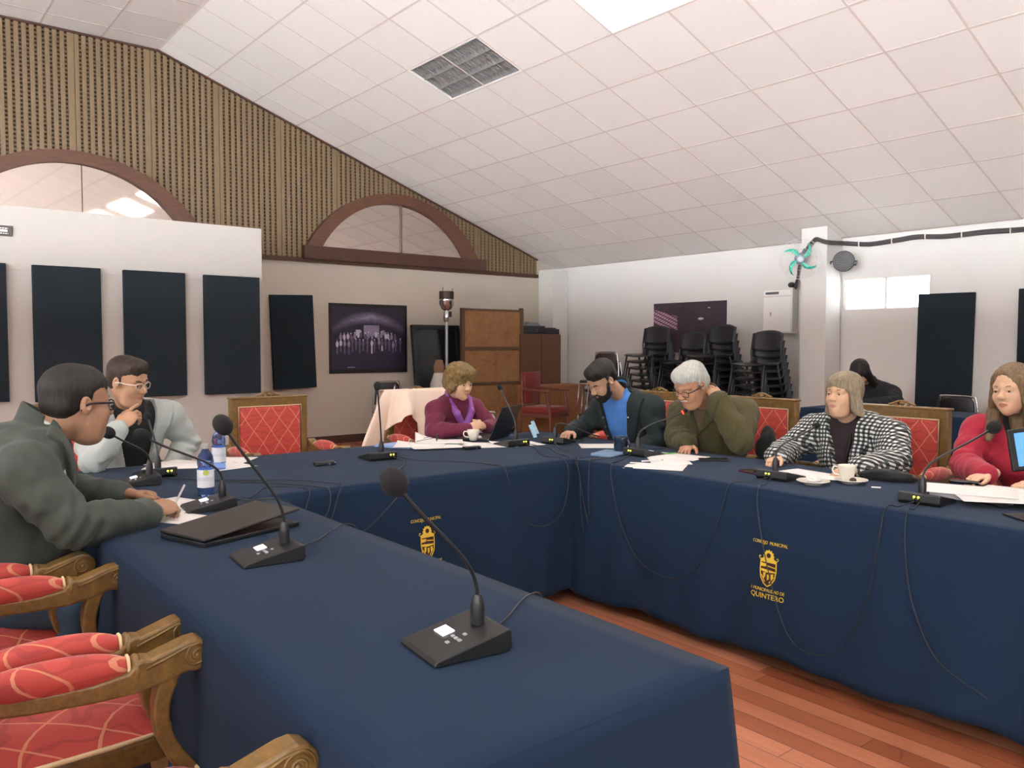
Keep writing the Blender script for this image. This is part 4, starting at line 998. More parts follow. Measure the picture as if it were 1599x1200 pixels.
# ------------------------------------------------------------------ stacked black chairs
M_CHS = mat('grey_black_tube', '#3a3d40', .35, .6)
def stack_chair(label, loc, rz, group):
    t = thing('stacking_chair', label, 'chair', loc, rz, group)      # local +y is the front
    mb = MB(); n = 8; P = []
    for j in range(n + 1):
        for i in range(n + 1):
            u, v = i / n * 2 - 1, j / n * 2 - 1
            P.append((u * (.215 - .03 * (v < -.5) * (-v - .5)), v * .20 + .01, .455 - .018 * (1 - u * u) * (1 - v * v * .5) - .035 * max(0, v - .6) + .012 * u * u))
    mb.add(P, [(j * (n + 1) + i, j * (n + 1) + i + 1, (j + 1) * (n + 1) + i + 1, (j + 1) * (n + 1) + i) for j in range(n) for i in range(n)])
    o = mb.build('seat', M_BLACKS, t, smooth=True); m = o.modifiers.new('s', 'SOLIDIFY'); m.thickness = .012
    mb = MB(); P = []; nz = 8
    for j in range(nz + 1):
        for i in range(n + 1):
            u, v = i / n * 2 - 1, j / nz
            hw = .205 + .012 * v - .03 * max(0, v - .75) * 4 * abs(u)
            P.append((u * hw, -.205 - .05 * (1 - u * u) - .05 * v, .62 + .235 * v - .03 * (v > .8) * u * u - .03 * (1 - v) * (1 - u * u) * .8))
    mb.add(P, [(j * (n + 1) + i, j * (n + 1) + i + 1, (j + 1) * (n + 1) + i + 1, (j + 1) * (n + 1) + i) for j in range(nz) for i in range(n)])
    o = mb.build('backrest', M_BLACKS, t, smooth=True); m = o.modifiers.new('s', 'SOLIDIFY'); m.thickness = .014
    mb = MB()
    for s in (-1, 1):
        mb.tube(catmull([(s * .205, -.25, .82), (s * .205, -.205, .60), (s * .20, -.18, .46), (s * .20, .17, .445)], 4), .011, 8, flat=(.8, 1.3))
    mb.tube([(-.20, .14, .437), (.20, .14, .437)], .010, 6); mb.tube([(-.20, -.12, .437), (.20, -.12, .437)], .010, 6)
    mb.build('frame', M_CHS, t, smooth=True)
    for s in (-1, 1):
        MB().tube([(s * .215, .15, .445), (s * .235, .235, .0)], .011, 8, flat=(.8, 1.4)).build('leg', M_CHS, t, smooth=True)
        MB().tube([(s * .215, -.12, .445), (s * .235, -.24, .0)], .011, 8, flat=(.8, 1.4)).build('leg', M_CHS, t, smooth=True)
    return t
proto = None
GS = 'stacked black plastic chairs by the right wall'
stacks = [(8.42, 7.48, 10, 'the stack farthest left', .08), (8.50, 6.93, 9, 'the stack second from the left', .0), (8.45, 6.43, 10, 'the stack third from the left', -.05), (8.36, 5.69, 9, 'the stack beside the pillar', .0)]
for (sx, sy, n, nm, ja) in stacks:
    for k in range(n):
        ORD = ('topmost', 'second', 'third', 'fourth', 'fifth', 'sixth', 'seventh', 'eighth', 'ninth', 'tenth')
        lab = 'topmost black chair of ' + nm if k == n - 1 else 'lowest black chair of ' + nm if k == 0 else ORD[n - 1 - k] + ' black chair from the top of ' + nm
        loc = (sx + .028 * (n - 1 - k), sy, .088 * k); rz = PI / 2 + ja + .01 * math.sin(k * 3)
        g = GS
        if proto is None: proto = stack_chair(lab, loc, rz, g)
        else: dup(proto, loc, rz, lab, g)
# brown padded chairs with chrome frames
M_BRN = mat('dark_brown_vinyl', '#2f1f20', .4, var=.1, spec=.5)
def padded(label, loc, rz, group, m=M_BRN, name='padded_chair', hgt=.86):
    t = thing(name, label, 'chair', loc, rz, group)
    mb = MB(); hw = .19
    P = [(-hw, .55), (hw, .55), (hw * .88, hgt - .04), (hw * .7, hgt), (-hw * .7, hgt), (-hw * .88, hgt - .04)]
    mb.prism(P, -.225, -.195); mb.build('backrest', m, t, bevel=.012, seg=3, smooth=True)
    MB().b2(-.20, .20, -.18, .20, .43, .475).build('seat', m, t, bevel=.016, seg=3, smooth=True)
    mb = MB()
    mb.tube(catmull([(-.21, -.22, .45), (-.205, -.225, .60), (-.18, -.225, hgt - .02), (-.13, -.225, hgt + .012), (.13, -.225, hgt + .012), (.18, -.225, hgt - .02), (.205, -.225, .60), (.21, -.22, .45)], 5), .010, 8)
    for s in (-1, 1): mb.tube([(s * .21, -.22, .45), (s * .21, .19, .44)], .010, 8)
    mb.build('frame', M_CHROME, t, smooth=True)
    for s in (-1, 1):
        MB().tube([(s * .21, -.22, .46), (s * .225, -.27, 0)], .010, 8).build('leg', M_CHROME, t, smooth=True)
        MB().tube([(s * .21, .18, .45), (s * .225, .22, 0)], .010, 8).build('leg', M_CHROME, t, smooth=True)
    return t
GP = 'brown padded chairs stacked behind the person in navy'
pc = padded('topmost brown padded chair of the small chrome-framed stack by the right wall', (8.30, 8.28, .40), PI / 2 + .25, GP)
for k, nm in ((2, 'second brown padded chair from the top of the small chrome-framed stack'), (1, 'third brown padded chair from the top of the small chrome-framed stack'), (0, 'lowest brown padded chair of the small chrome-framed stack')):
    dup(pc, (8.30 + .05 * (3 - k), 8.28 - .02 * (3 - k), .133 * k), PI / 2 + .25, nm)
dup(pc, (7.62, 7.62, 0), PI / 2 + .5, 'single brown padded chair with chrome legs behind the person in navy', 'loose padded chairs near the walls')
pb = padded('black padded chair rising behind the left half of the peach cloth', (6.05, 9.30, .09), PI - .2, 'loose padded chairs near the walls', mat('black_vinyl', '#1b1819', .35))
pb.location = (5.62, 9.55, 0)
for ch in pb.children: pass
dup(pb, (5.30, 8.50, 0), PI + 1.0, 'lower black padded chair behind the right half of the peach cloth')
dup(pb, (8.26, 3.46, 0), PI / 2 - .1, 'black chair with a bright chrome frame behind the dark blue side table')
dup(pb, (8.26, 2.90, 0), PI / 2 + .2, 'chrome-framed black chair close behind the person in red')
M_CLR = mat('pale_grey_chair_plastic', '#b9b7b2', .4)
padded('pale chrome-framed chair between the person in magenta and the open laptop', (3.98, 5.15, 0), PI, None, M_CLR, hgt=.80)

# ------------------------------------------------------------------ peach cloth over the chair back
M_PEACH = mat('peach_satin_cloth', '#f0d9c6', .6, var=.05, vs=3, bump=.1, bs=300, bd=.001, sheen=.3)
mb = MB(); U, V = 70, 34; P = []
def drape(u, v):
    # u 0..1 along the top rail from left to right, v 0 at the rail, 1 at the hem
    top = Vector((2.965 + .64 * u, 5.155, 1.045))
    if u < .16:   # left flap spreads outwards
        k = 1 - u / .16; bot = Vector((3.02 - .60 * k, 4.98 - .20 * k + .10 * (1 - k), .42))
    else:
        bot = Vector((3.02 + .60 * (u - .16) / .84, 5.05, .50))
    zb = .42
    if u > .12:
        a = (u - .12) / .30
        if a < 1: zb = .74 + .13 * math.sin(PI * min(1, a * 1.0)) ** .7 if a > .0 else .42
        if a >= .92: zb = .50
    p = top.lerp(bot, v ** .9); p.z = top.z - (top.z - zb) * v
    w_ = v * (.030 * math.sin(u * 24 + 2.2 * v) + .018 * math.sin(u * 47 + 1)) + .008 * math.sin(v * 9 + u * 6) * v
    p.y -= w_ * .9 + .03 * v * (1 if u > .16 else .2); p.x += .4 * w_ * (u < .2)
    if v < .05: p.y -= .0
    return p
for j in range(V + 1):
    for i in range(U + 1): P.append(drape(i / U, j / V))
mb.add(P, [(j * (U + 1) + i, j * (U + 1) + i + 1, (j + 1) * (U + 1) + i + 1, (j + 1) * (U + 1) + i) for j in range(V) for i in range(U)])
P = []
for j in range(V + 1):
    for i in range(U + 1):
        u, v = i / U, j / V; P.append((2.965 + .64 * u - .06 * v * (u < .3), 5.155 + min(.09, v * 1.2) + .02 * v * math.sin(u * 20), 1.047 - (.6 * max(0, v - .08))))
mb.add(P, [(j * (U + 1) + i, j * (U + 1) + i + 1, (j + 1) * (U + 1) + i + 1, (j + 1) * (U + 1) + i) for j in range(V) for i in range(U)])
o = mb.build('draped_cloth', M_PEACH, smooth=True); o.modifiers.new('s', 'SOLIDIFY').thickness = .002
tag(o, 'peach tablecloth thrown over the back of the armchair of the person in magenta', 'cloth')

# ------------------------------------------------------------------ right wall equipment
t = thing('electrical_box', 'white metal electrical box on the right wall beside the pillar', 'electrical box', (XR, 5.87, 1.53))
MB().b2(-.14, 0, -.21, .21, 0, .57).build('enclosure', M_WALL, t, bevel=.004)
d = MB().b2(-.150, -.140, -.19, .20, .02, .46).build('door', M_WHITE, t, bevel=.003); MB().tube([(-.152, .10, .25), (-.160, .085, .265), (-.160, .08, .235), (-.152, .10, .22)], .004, 6).build('latch', M_STEEL, d)
MB().b2(-.150, -.140, -.19, .20, .475, .545).build('top_cover', M_WHITE, t, bevel=.002)
MB().b2(-.152, -.149, -.02, .17, .495, .525).build('dark_slot', M_STEEL, t)
MB().b2(-.06, -.03, -.215, -.185, .57, .95).build('cable_duct', M_WALL, t)
# fan
t = thing('oscillating_fan', 'wall fan with turquoise blades and a wire cage on the pillar', 'fan', (8.60, 5.27, 2.39))
q = Vector((-.80, -.48, -.12)).normalized().to_track_quat('Z', 'Y'); t.rotation_mode = 'QUATERNION'; t.rotation_quaternion = q
M_TURQ = mat('turquoise_blade', '#1fc4a6', .3, var=.05, trans=.15)
for k in range(5):
    if k == 4: continue
    a0 = (k * 2 * PI / 4) + .5; P = []; n = 8
    for i in range(n + 1):
        f = i / n; rr_ = .045 + .155 * f; a = a0 + .62 * f * f; wd = .030 + .022 * math.sin(PI * min(1, f * 1.1))
        for s in (-1, 1):
            P.append((rr_ * math.cos(a) - s * wd / 2 * math.sin(a) * 1, rr_ * math.sin(a) + s * wd / 2 * math.cos(a), s * .012))
    o = MB().add(P, [(2 * i, 2 * i + 1, 2 * i + 3, 2 * i + 2) for i in range(n)]).build('blade', M_TURQ, t, smooth=True); o.modifiers.new('s', 'SOLIDIFY').thickness = .003
MB().lathe([(.0, .045), (.03, .042), (.045, .02), (.048, -.02), (0, -.02)], n=20).build('hub', mat('pale_grey_plastic', '#bcc6cf', .35), t, smooth='auto')
mb = MB()
for rr_, zz in ((.235, 0), (.20, .05), (.13, .07), (.06, .075)): mb.tube([(rr_ * math.cos(a), rr_ * math.sin(a), zz) for a in (2 * PI * k / 40 for k in range(40))], .0016 if rr_ < .23 else .003, 5, closed=True)
for k in range(28):
    a = 2 * PI * k / 28; mb.tube([(.06 * math.cos(a), .06 * math.sin(a), .075), (.13 * math.cos(a), .13 * math.sin(a), .07), (.20 * math.cos(a), .20 * math.sin(a), .05), (.235 * math.cos(a), .235 * math.sin(a), 0), (.20 * math.cos(a), .20 * math.sin(a), -.06), (.08 * math.cos(a), .08 * math.sin(a), -.08)], .0010, 4)
mb.build('cage', mat('pale_wire', '#e4e0de', .4), t)
M_SLATE = mat('slate_grey_plastic', '#4f5f6c', .4)
MB().lathe([(.0, -.02), (.062, -.03), (.070, -.10), (.055, -.16), (0, -.17)], n=20).build('motor', M_SLATE, t, smooth='auto')
MB().tube([(0, .0, -.14), (.05, .10, -.20), (.06, .10, -.27)], .022, 8).build('wall_bracket', M_SLATE, t, smooth='auto')
# LED spotlight
t = thing('stage_light', 'round black LED stage light on a bracket at the pillar side', 'stage light', (8.98, 4.94, 2.36))
q = Vector((-.85, -.50, -.05)).normalized().to_track_quat('Z', 'Y'); t.rotation_mode = 'QUATERNION'; t.rotation_quaternion = q
MB().lathe([(0, -.09), (.07, -.09), (.12, -.05), (.122, .02), (.112, .022), (.110, .010), (0, .010)], n=32).build('lamp_body', M_BLACK, t, smooth='auto')
mb = MB(); mb.ell((0, 0, .012), (.006, .006, .004), n=8, k=4)
for rr_, n in ((.022, 6), (.042, 12), (.062, 18), (.082, 24), (.101, 30)):
    for k in range(n): mb.ell((rr_ * math.cos(2 * PI * k / n), rr_ * math.sin(2 * PI * k / n), .012), (.0065, .0065, .004), n=6, k=4)
mb.build('led_lenses', mat('grey_led_lens', '#8d898c', .25), t, smooth=True)
mb = MB(); mb.tube([(.125, 0, -.02), (.14, 0, .0), (.14, -.04, -.10), (.0, -.05, -.16), (-.14, -.04, -.10), (-.14, 0, 0), (-.125, 0, -.02)], .010, 4); mb.build('yoke', M_BLACK, t)
o = MB().tube([(9.10, 5.06, 2.30), (9.16, 5.075, 2.20), (9.20, 5.08, 1.2), (9.20, 5.08, .2)], .0035, 6).build('cable', mat('pale_grey_cable', '#9c9896', .6), smooth=True); tag(o, 'thin cable running down the inner corner of the pillar below the stage light', 'cable')
# small round speaker
o = MB().ell((0, 0, 0), (.05, .045, .035), n=16, k=10).build('round_speaker', M_BLACK, smooth=True, loc=(9.12, 5.70, 2.135)); tag(o, 'small black oval speaker resting above the electrical box', 'speaker')
# thick cable bundle
CB = [(9.14, 5.66, 2.10), (9.04, 5.56, 2.22), (8.90, 5.46, 2.30), (8.84, 5.39, 2.42), (8.84, 5.33, 2.52), (8.84, 5.25, 2.60), (8.84, 5.20, 2.63), (8.84, 5.12, 2.60), (8.87, 5.06, 2.58), (9.05, 5.05, 2.59), (9.16, 5.02, 2.59), (9.19, 4.90, 2.575), (9.19, 4.70, 2.555), (9.19, 4.45, 2.570), (9.19, 4.2, 2.585), (9.19, 3.9, 2.560), (9.19, 3.5, 2.565), (9.19, 3.1, 2.550), (9.19, 2.4, 2.56), (9.19, 1.2, 2.55), (9.19, -1.0, 2.56)]
t = thing('cable_bundle', 'thick dark bundle of cables strapped along the top of the right wall', 'cable bundle', (0, 0, 0))
mb = MB()
for k in range(5):
    a = 2 * PI * k / 5; mb.tube([(p.x - abs(.012 * math.cos(a + i * .05)), p.y + .008 * math.sin(a + i * .1), p.z + .018 * math.sin(a + i * .09)) for i, p in enumerate(catmull(CB, 6))], .011, 6)
mb.build('cables', mat('dark_grey_cable', '#453f40', .5), t, smooth=True)
for p in ((8.86, 5.30, 2.56), (8.86, 5.37, 2.47), (9.19, 4.86, 2.568), (9.19, 4.47, 2.568), (9.19, 4.10, 2.58), (9.19, 3.72, 2.56), (9.19, 3.25, 2.555)): MB().b2(p[0] - .036, p[0] + .0, p[1] - .003, p[1] + .003, p[2] - .032, p[2] + .032).build('strap', M_WHITE, t)
# side table with dark blue cloth on the right
table(7.27, 7.95, .6, 4.42, 'folding table hidden under the dark blue cloth by the right wall')
cloth(7.27, 7.95, .6, 4.42, 'SNEW', .06, 7.7, 'dark blue cloth on the side table behind the right-hand armchairs', .012)
# ------------------------------------------------------------------ people: signed-distance bodies turned into meshes
V3 = lambda *a: np.array(a, float)
def unit(v): v = np.asarray(v, float); return v / (np.linalg.norm(v) + 1e-12)
class Field:
    def __init__(s, lo, hi, h, fine=None, hc=.012):
        s.h = h; lo = np.array(lo, float); hi = np.array(hi, float); s.ax = []
        for i in range(3):
            if not fine: s.ax.append(lo[i] + h * np.arange(int(np.ceil((hi[i] - lo[i]) / h)) + 1)); continue
            x = lo[i]; A = [x]
            while x < hi[i]:
                inside = any(b[0][i] - hc <= x <= b[1][i] for b in fine); x += h if inside else hc; A.append(x)
            s.ax.append(np.array(A))
        s.n = np.array([len(a) for a in s.ax]); s.lo = np.array([a[0] for a in s.ax]); s.hi = np.array([a[-1] for a in s.ax]); s.D = np.full(s.n, .2, np.float32)
    def blk(s, lo, hi):
        sl = tuple(slice(max(0, min(int(np.searchsorted(s.ax[i], lo[i])) - 1, s.n[i] - 2)), max(2, min(int(np.searchsorted(s.ax[i], hi[i])) + 1, s.n[i]))) for i in range(3))
        sl = tuple(slice(q.start, max(q.stop, q.start + 1)) for q in sl)
        X, Y, Z = np.meshgrid(*[s.ax[i][sl[i]].astype(np.float32) for i in range(3)], indexing='ij'); return sl, np.stack([X, Y, Z], -1)
    def comb(s, sl, d, mode, k):
        A = s.D[sl]
        if mode == 'u':
            k = max(k, 1e-5); hh = np.maximum(k - np.abs(A - d), 0) / k; s.D[sl] = np.minimum(A, d) - hh * hh * k / 4
        elif mode == 's':
            k = max(k, 1e-5); hh = np.maximum(k - np.abs(A + d), 0) / k; s.D[sl] = np.maximum(A, -d) + hh * hh * k / 4
        elif mode == 'i': s.D[sl] = np.maximum(A, d)
    def cone(s, a, b, r1, r2, k=.01, mode='u'):
        a, b = np.asarray(a, float), np.asarray(b, float); m = max(r1, r2) + k + .03
        sl, P = s.blk(np.minimum(a, b) - m, np.maximum(a, b) + m); ba = b - a; L = max(ba @ ba, 1e-12)
        t = np.clip(((P - a) @ ba) / L, 0, 1); d = np.linalg.norm(P - a - t[..., None] * ba, axis=-1) - (r1 + (r2 - r1) * t); s.comb(sl, d, mode, k)
    def ell(s, c, r, Rm=None, k=.01, mode='u'):
        c = np.asarray(c, float); r = np.asarray(r, float); m = r.max() + k + .03
        sl, P = s.blk(c - m, c + m); Q = P - c
        if Rm is not None: Q = Q @ Rm          # columns of Rm are the local axes
        k0 = np.linalg.norm(Q / r, axis=-1); k1 = np.linalg.norm(Q / (r * r), axis=-1); d = k0 * (k0 - 1) / np.maximum(k1, 1e-6); s.comb(sl, d, mode, k)
    def fn(s, lo, hi, f, mode='u', k=.003):
        sl, P = s.blk(lo, hi); s.comb(sl, f(P), mode, k)
    def disp(s, f):
        sl, P = s.blk(s.lo, s.hi); s.D[sl] += f(P).astype(np.float32)
    def mesh(s):
        D = s.D; D[0], D[-1] = .1, .1; D[:, 0], D[:, -1] = .1, .1; D[:, :, 0], D[:, :, -1] = .1, .1
        ins = D < 0; n = np.array(D.shape) - 1
        c = np.zeros(n, np.int8)
        for i in (0, 1):
            for j in (0, 1):
                for k in (0, 1): c += ins[i:n[0] + i, j:n[1] + j, k:n[2] + k]
        act = (c > 0) & (c < 8); idx = np.full(n, -1, np.int64); cells = np.argwhere(act); idx[act] = np.arange(len(cells))
        acc = np.zeros((len(cells), 3)); cnt = np.zeros(len(cells))
        cor = [(i, j, k) for i in (0, 1) for j in (0, 1) for k in (0, 1)]
        for a in cor:
            for ax in range(3):
                if a[ax]: continue
                b = list(a); b[ax] = 1
                da = D[tuple((cells + a).T)].astype(float); db = D[tuple((cells + b).T)].astype(float); x = (da < 0) != (db < 0)
                t = np.where(x, da / np.where(x, da - db, 1), 0); p = np.tile(np.array(a, float), (len(cells), 1)); p[:, ax] += t
                acc += p * x[:, None]; cnt += x
        G = cells + acc / cnt[:, None]; V = np.stack([np.interp(G[:, i], np.arange(s.n[i]), s.ax[i]) for i in range(3)], 1); F = []
        for ax in range(3):
            u, v = [(1, 2), (2, 0), (0, 1)][ax]
            sl0 = [slice(None)] * 3; sl1 = [slice(None)] * 3; sl0[ax] = slice(0, -1); sl1[ax] = slice(1, None)
            A, B = ins[tuple(sl0)], ins[tuple(sl1)]; e = np.argwhere(A != B)
            e = e[(e[:, u] > 0) & (e[:, v] > 0) & (e[:, u] < n[u]) & (e[:, v] < n[v])]
            du = np.zeros(3, int); dv = np.zeros(3, int); du[u] = 1; dv[v] = 1
            q = np.stack([idx[tuple((e - du - dv).T)], idx[tuple((e - dv).T)], idx[tuple(e.T)], idx[tuple((e - du).T)]], 1)
            fl = A[tuple(e.T)]; q[~fl] = q[~fl][:, ::-1]; F.append(q[(q >= 0).all(1)])
        return V, np.concatenate(F)
def to_obj(name, parts, mats, parent, relax=0, matfn=None, merge=None):
    """parts: list of (V, F); verts stored relative to the parent's location"""
    Vs, Fs, o = [], [], 0
    for V, F in parts: Vs.append(V); Fs.append(F + o); o += len(V)
    V = np.concatenate(Vs); F = np.concatenate(Fs); pl = np.array(parent_loc(parent))
    me = bpy.data.meshes.new(name); me.from_pydata((V - pl).tolist(), [], F.tolist())
    for m in mats: me.materials.append(m)
    if matfn is not None and len(mats) > 1:
        c = V[F].mean(1); me.polygons.foreach_set('material_index', matfn(c).astype(np.int32))
    me.polygons.foreach_set('use_smooth', [True] * len(me.polygons))
    ob = bpy.data.objects.new(name, me); C.objects.link(ob); ob.parent = parent
    if relax:
        m = ob.modifiers.new('relax', 'SMOOTH'); m.factor = .5; m.iterations = relax
    return ob
def parent_loc(p):
    l = Vector((0, 0, 0))
    while p: l += p.location; p = p.parent
    return l
def sn(P, f, s=0):     # cheap smooth noise, -1..1
    x, y, z = P[..., 0] * f, P[..., 1] * f, P[..., 2] * f
    return (np.sin(x + 1.7 * np.sin(y * 1.3 + s) + s) + np.sin(y * 1.1 + 1.5 * np.sin(z * 1.2 + s * 2) + 2.1 * s) + np.sin(z * .9 + 1.6 * np.sin(x * 1.4 + s * 3) + .7 * s)) / 3

def skin(name, col, col2=None):
    return mat(name, col, .52, var=.10, vs=22, bump=.22, bs=140, bd=.0012, sss=.05, spec=.4)
M_LIPS = mat('lip_skin', '#985f50', .45, var=.05); M_LIPP = mat('pale_lip_skin', '#b57a6c', .5, var=.05)
M_EYEW = mat('eye_white', '#b4aca3', .25, var=0); M_IRIS = mat('dark_iris', '#24160f', .1, var=0)
def hair_mat(nm, c1, c2, sc=(60, 60, 6)):
    t = NT(nm); v = t.obj(sc); a = t.noise(v, 3, 4, .7)
    b = t.noise(t.obj((1, 1, 1)), 14, 2)
    f = t.math('ADD', t.math('MULTIPLY', t.math('SUBTRACT', a, .5), 2.0), t.math('ADD', .15, t.math('MULTIPLY', b, .6)), True)
    t.l(t.mix(f, lin(c1), lin(c2)), t.b.inputs['Base Color']); t.b.inputs['Roughness'].default_value = .5; t.b.inputs['Specular IOR Level'].default_value = .35
    t.bump(a, .8, .004); return t.m

class Head:
    def __init__(s, c, face, pitch=0, roll=0, sc=1.0, neck=None):
        s.c = np.array(c, float); s.s = sc; f = unit([face[0], face[1], 0]); p = math.radians(-pitch)
        y = f * math.cos(p) + V3(0, 0, math.sin(p)); x = unit(np.cross(y, V3(0, 0, 1))); z = np.cross(x, y)
        r = math.radians(roll); x2 = x * math.cos(r) + z * math.sin(r); z2 = -x * math.sin(r) + z * math.cos(r)
        s.R = np.stack([x2, y, z2], 1); s.neck = None if neck is None else np.array(neck, float)
    def w(s, *p): return s.c + s.R @ (np.array(p, float) * s.s)
    def loc(s, P): return ((P - s.c) @ s.R) / s.s
def body(H, T, arms, hands, h=.0028, neck_r=.050, fat=0, closed=False, jaw=1.0, nose=1.0, age=0, g=1.0):
    """one continuous skin: trunk, arms, neck, head and both hands in a single field, finer round head and hands"""
    fine = [(H.c - .165, H.c + .165)]
    for (wr, d, *_r) in hands:
        c = np.array(wr, float) + unit(d) * .075; fine.append((c - .105, c + .105))
    pts = np.array([T.p, T.n, T.SL, T.SR] + [q for a in arms for q in a] + [b for f_ in fine for b in f_])
    f = Field(pts.min(0) - .10, pts.max(0) + .06, h, fine); S = H.s; w = H.w
    T.prims(f, -.012)
    for a in arms: arm_prims(f, *a, g=g * .9, dl=-.004)
    e = lambda c, r, k=.012, m='u': f.ell(w(*c), np.array(r) * S, H.R, k * S, m)
    c_ = lambda a, b, r1, r2, k=.01, m='u': f.cone(w(*a), w(*b), r1 * S, r2 * S, k * S, m)
    e((0, -.014, .042), (.074, .094, .080)); e((0, .030, .040), (.062, .056, .062), .03)
    e((0, .038, -.030), (.058 + fat * .5, .052, .074), .03); e((0, .026, -.066), (.050 * jaw + fat, .054 + fat * .4, .042 + fat * .3), .03)
    c_((0, .060, -.098), (0, .072, -.092), .019 + fat * .4, .017, .025)
    if fat: e((0, .035, -.105), (.045 + fat, .040, .022 + fat), .03)
    for q in (-1, 1):
        e((q * .036, .060, -.030), (.024 + fat * .6, .024, .026 + fat * .4), .022)
        c_((0, .084, .021), (q * .044, .070, .021), .010, .009, .014)
        e((q * .0315, .098, .000), (.020, .017, .0125), .012, 's')
        e((q * .0315, .0745, .0005), (.0160, .0130, .0125) if closed else (.0150, .0105, .0105), .004)
        if not closed:
            c_((q * .017, .0850, .0066), (q * .046, .0790, .0046), .0042, .0036, .003); c_((q * .0315, .0865, .0072), (q * .036, .086, .0068), .0040, .0038, .004)
            c_((q * .020, .0845, -.0078), (q * .043, .0795, -.0075), .0028, .0025, .003)
        else: c_((q * .019, .0865, -.0035), (q * .044, .0815, -.0040), .0026, .0024, .004)
        e((q * .011 * nose, .101, -.031), (.0085 * nose, .010, .0085), .008)
        e((q * .077, -.006, -.004), (.0085, .019, .031), .006); e((q * .083, -.001, .002), (.005, .009, .016), .004, 's')
        c_((q * .024, .083, -.050), (q * .030, .078, -.066), .003, .003, .010) if age else None
    c_((0, .084, .010), (0, .106, -.024), .0080, .0115 * nose, .010); e((0, .108, -.028), (.0115 * nose, .0105, .0095), .007)
    for q in (-1, 1):
        c_((0, .0925, -.0590), (q * .023, .0820, -.0620), .0052, .0034, .006); c_((0, .0915, -.0690), (q * .020, .0820, -.0655), .0064, .0040, .006)
    c_((-.021, .0925, -.0638), (.021, .0925, -.0638), .0016, .0016, .003, 's')
    if H.neck is not None:
        f.cone(w(0, -.026, -.045), H.neck + V3(0, 0, .005), (neck_r + fat * .8) * S, (neck_r + .003 + fat) * S, .022)
    for (wr, d, up, side, curl, spread, thumb, sc_) in hands: hand_prims(f, wr, d, up, side, curl, spread, thumb, sc_)
    return f.mesh()
def lipfn(H):
    def g(c):
        q = H.loc(c); return ((np.abs(q[:, 0]) < .022) & (q[:, 1] > .080) & (np.abs(q[:, 2] + .0638) < .0092 - 13 * q[:, 0] ** 2)).astype(int)
    return g
def hair_mesh(H, style, h=.0034, seed=0):
    S = H.s; w = H.w; f = Field(H.c - .27 * S, H.c + .23 * S, h * (1.15 if style in ('bob', 'long') else 1)); e = lambda c, r, k=.012, m='u': f.ell(w(*c), np.array(r) * S, H.R, k * S, m)
    c_ = lambda a, b, r1, r2, k=.01, m='u': f.cone(w(*a), w(*b), r1 * S, r2 * S, k * S, m)
    if style in ('short', 'shortgrey', 'quiff'):
        e((0, -.018, .050), (.0795, .100, .0825)); e((0, .028, .062), (.064, .060, .058), .02); e((0, -.050, -.004), (.069, .060, .058), .02)
        for q in (-1, 1): c_((q * .069, .004, .03), (q * .0715, .010, -.008), .010, .005, .01)
        if style == 'shortgrey': e((.012, .040, .080), (.060, .052, .042), .02); e((0, -.055, .0), (.076, .064, .066), .02)
        if style == 'quiff': e((0, .045, .095), (.056, .044, .032), .02)
        # clear the face, the ears and the nape
        zt = {'short': .062, 'quiff': .066, 'shortgrey': .058}[style]
        e((0, .120, zt - .118), (.074, .082, .118), .012, 's'); e((0, .128, .010), (.064, .052, .062), .012, 's')
        for q in (-1, 1): e((q * .090, -.004, -.012), (.030, .021, .034), .010, 's'); e((q * .082, .060, -.012), (.034, .040, .052), .014, 's')
        e((0, .01, -.112), (.13, .16, .055), .012, 's')
        amp, fr = .0016, 90
    elif style == 'curly':
        e((0, -.012, .048), (.104, .114, .102)); e((0, -.035, -.005), (.102, .094, .082), .03); e((0, .050, .080), (.082, .050, .050), .03)
        for q in (-1, 1): e((q * .086, .006, -.030), (.024, .036, .052), .02); e((q * .060, .060, .070), (.034, .034, .034), .02)
        e((0, .128, -.055), (.066, .064, .098), .012, 's'); e((0, .0, -.128), (.13, .17, .055), .012, 's')
        amp, fr = .008, 62
    elif style == 'bob':
        e((0, -.018, .048), (.086, .102, .086)); e((0, .033, .058), (.070, .060, .060), .02)
        for q in (-1, 1): c_((q * .066, .000, .03), (q * .088, -.012, -.105), .030, .030, .02); c_((q * .072, .038, .02), (q * .080, .026, -.080), .016, .010, .02)
        c_((0, -.055, .0), (0, -.066, -.100), .065, .052, .03); c_((.030, .076, .070), (-.052, .060, .034), .016, .012, .015); c_((.030, .076, .070), (.056, .058, .036), .014, .012, .015)
        e((0, .118, -.052), (.060, .068, .098), .010, 's')
        f.fn(f.lo, f.hi, lambda P: -(H.loc(P)[..., 2] + .112 + .012 * np.sin(H.loc(P)[..., 0] * 30)) * S, 'i')
        amp, fr = .0020, 110
    elif style == 'long':
        e((0, -.018, .048), (.084, .104, .086)); e((0, .026, .056), (.068, .060, .060), .02)
        for q in (-1, 1): c_((q * .070, .006, .02), (q * .090, .010, -.130), .030, .032, .02); c_((q * .090, .010, -.120), (q * .100, .050, -.235), .032, .018, .02); c_((q * .058, .050, .054), (q * .080, .036, -.06), .014, .014, .02)
        c_((0, -.055, .0), (0, -.07, -.19), .065, .060, .03)
        e((0, .120, -.048), (.062, .072, .124), .012, 's'); e((.0, .090, .040), (.030, .034, .040), .012, 's'); e((0, .075, .0), (.05, .03, .05), .006, 's')
        amp, fr = .0042, 70
    _q = .12 if style == 'curly' else .22
    f.disp(lambda P: amp * S * (np.sin(np.arctan2(H.loc(P)[..., 0], H.loc(P)[..., 1] + .02) * 34 + 2 * sn(P, 25, seed)) * _q + sn(P, fr, seed) * .6 + (sn(P, 130, seed + 2) * .5 if style == 'curly' else 0)))
    return f.mesh()
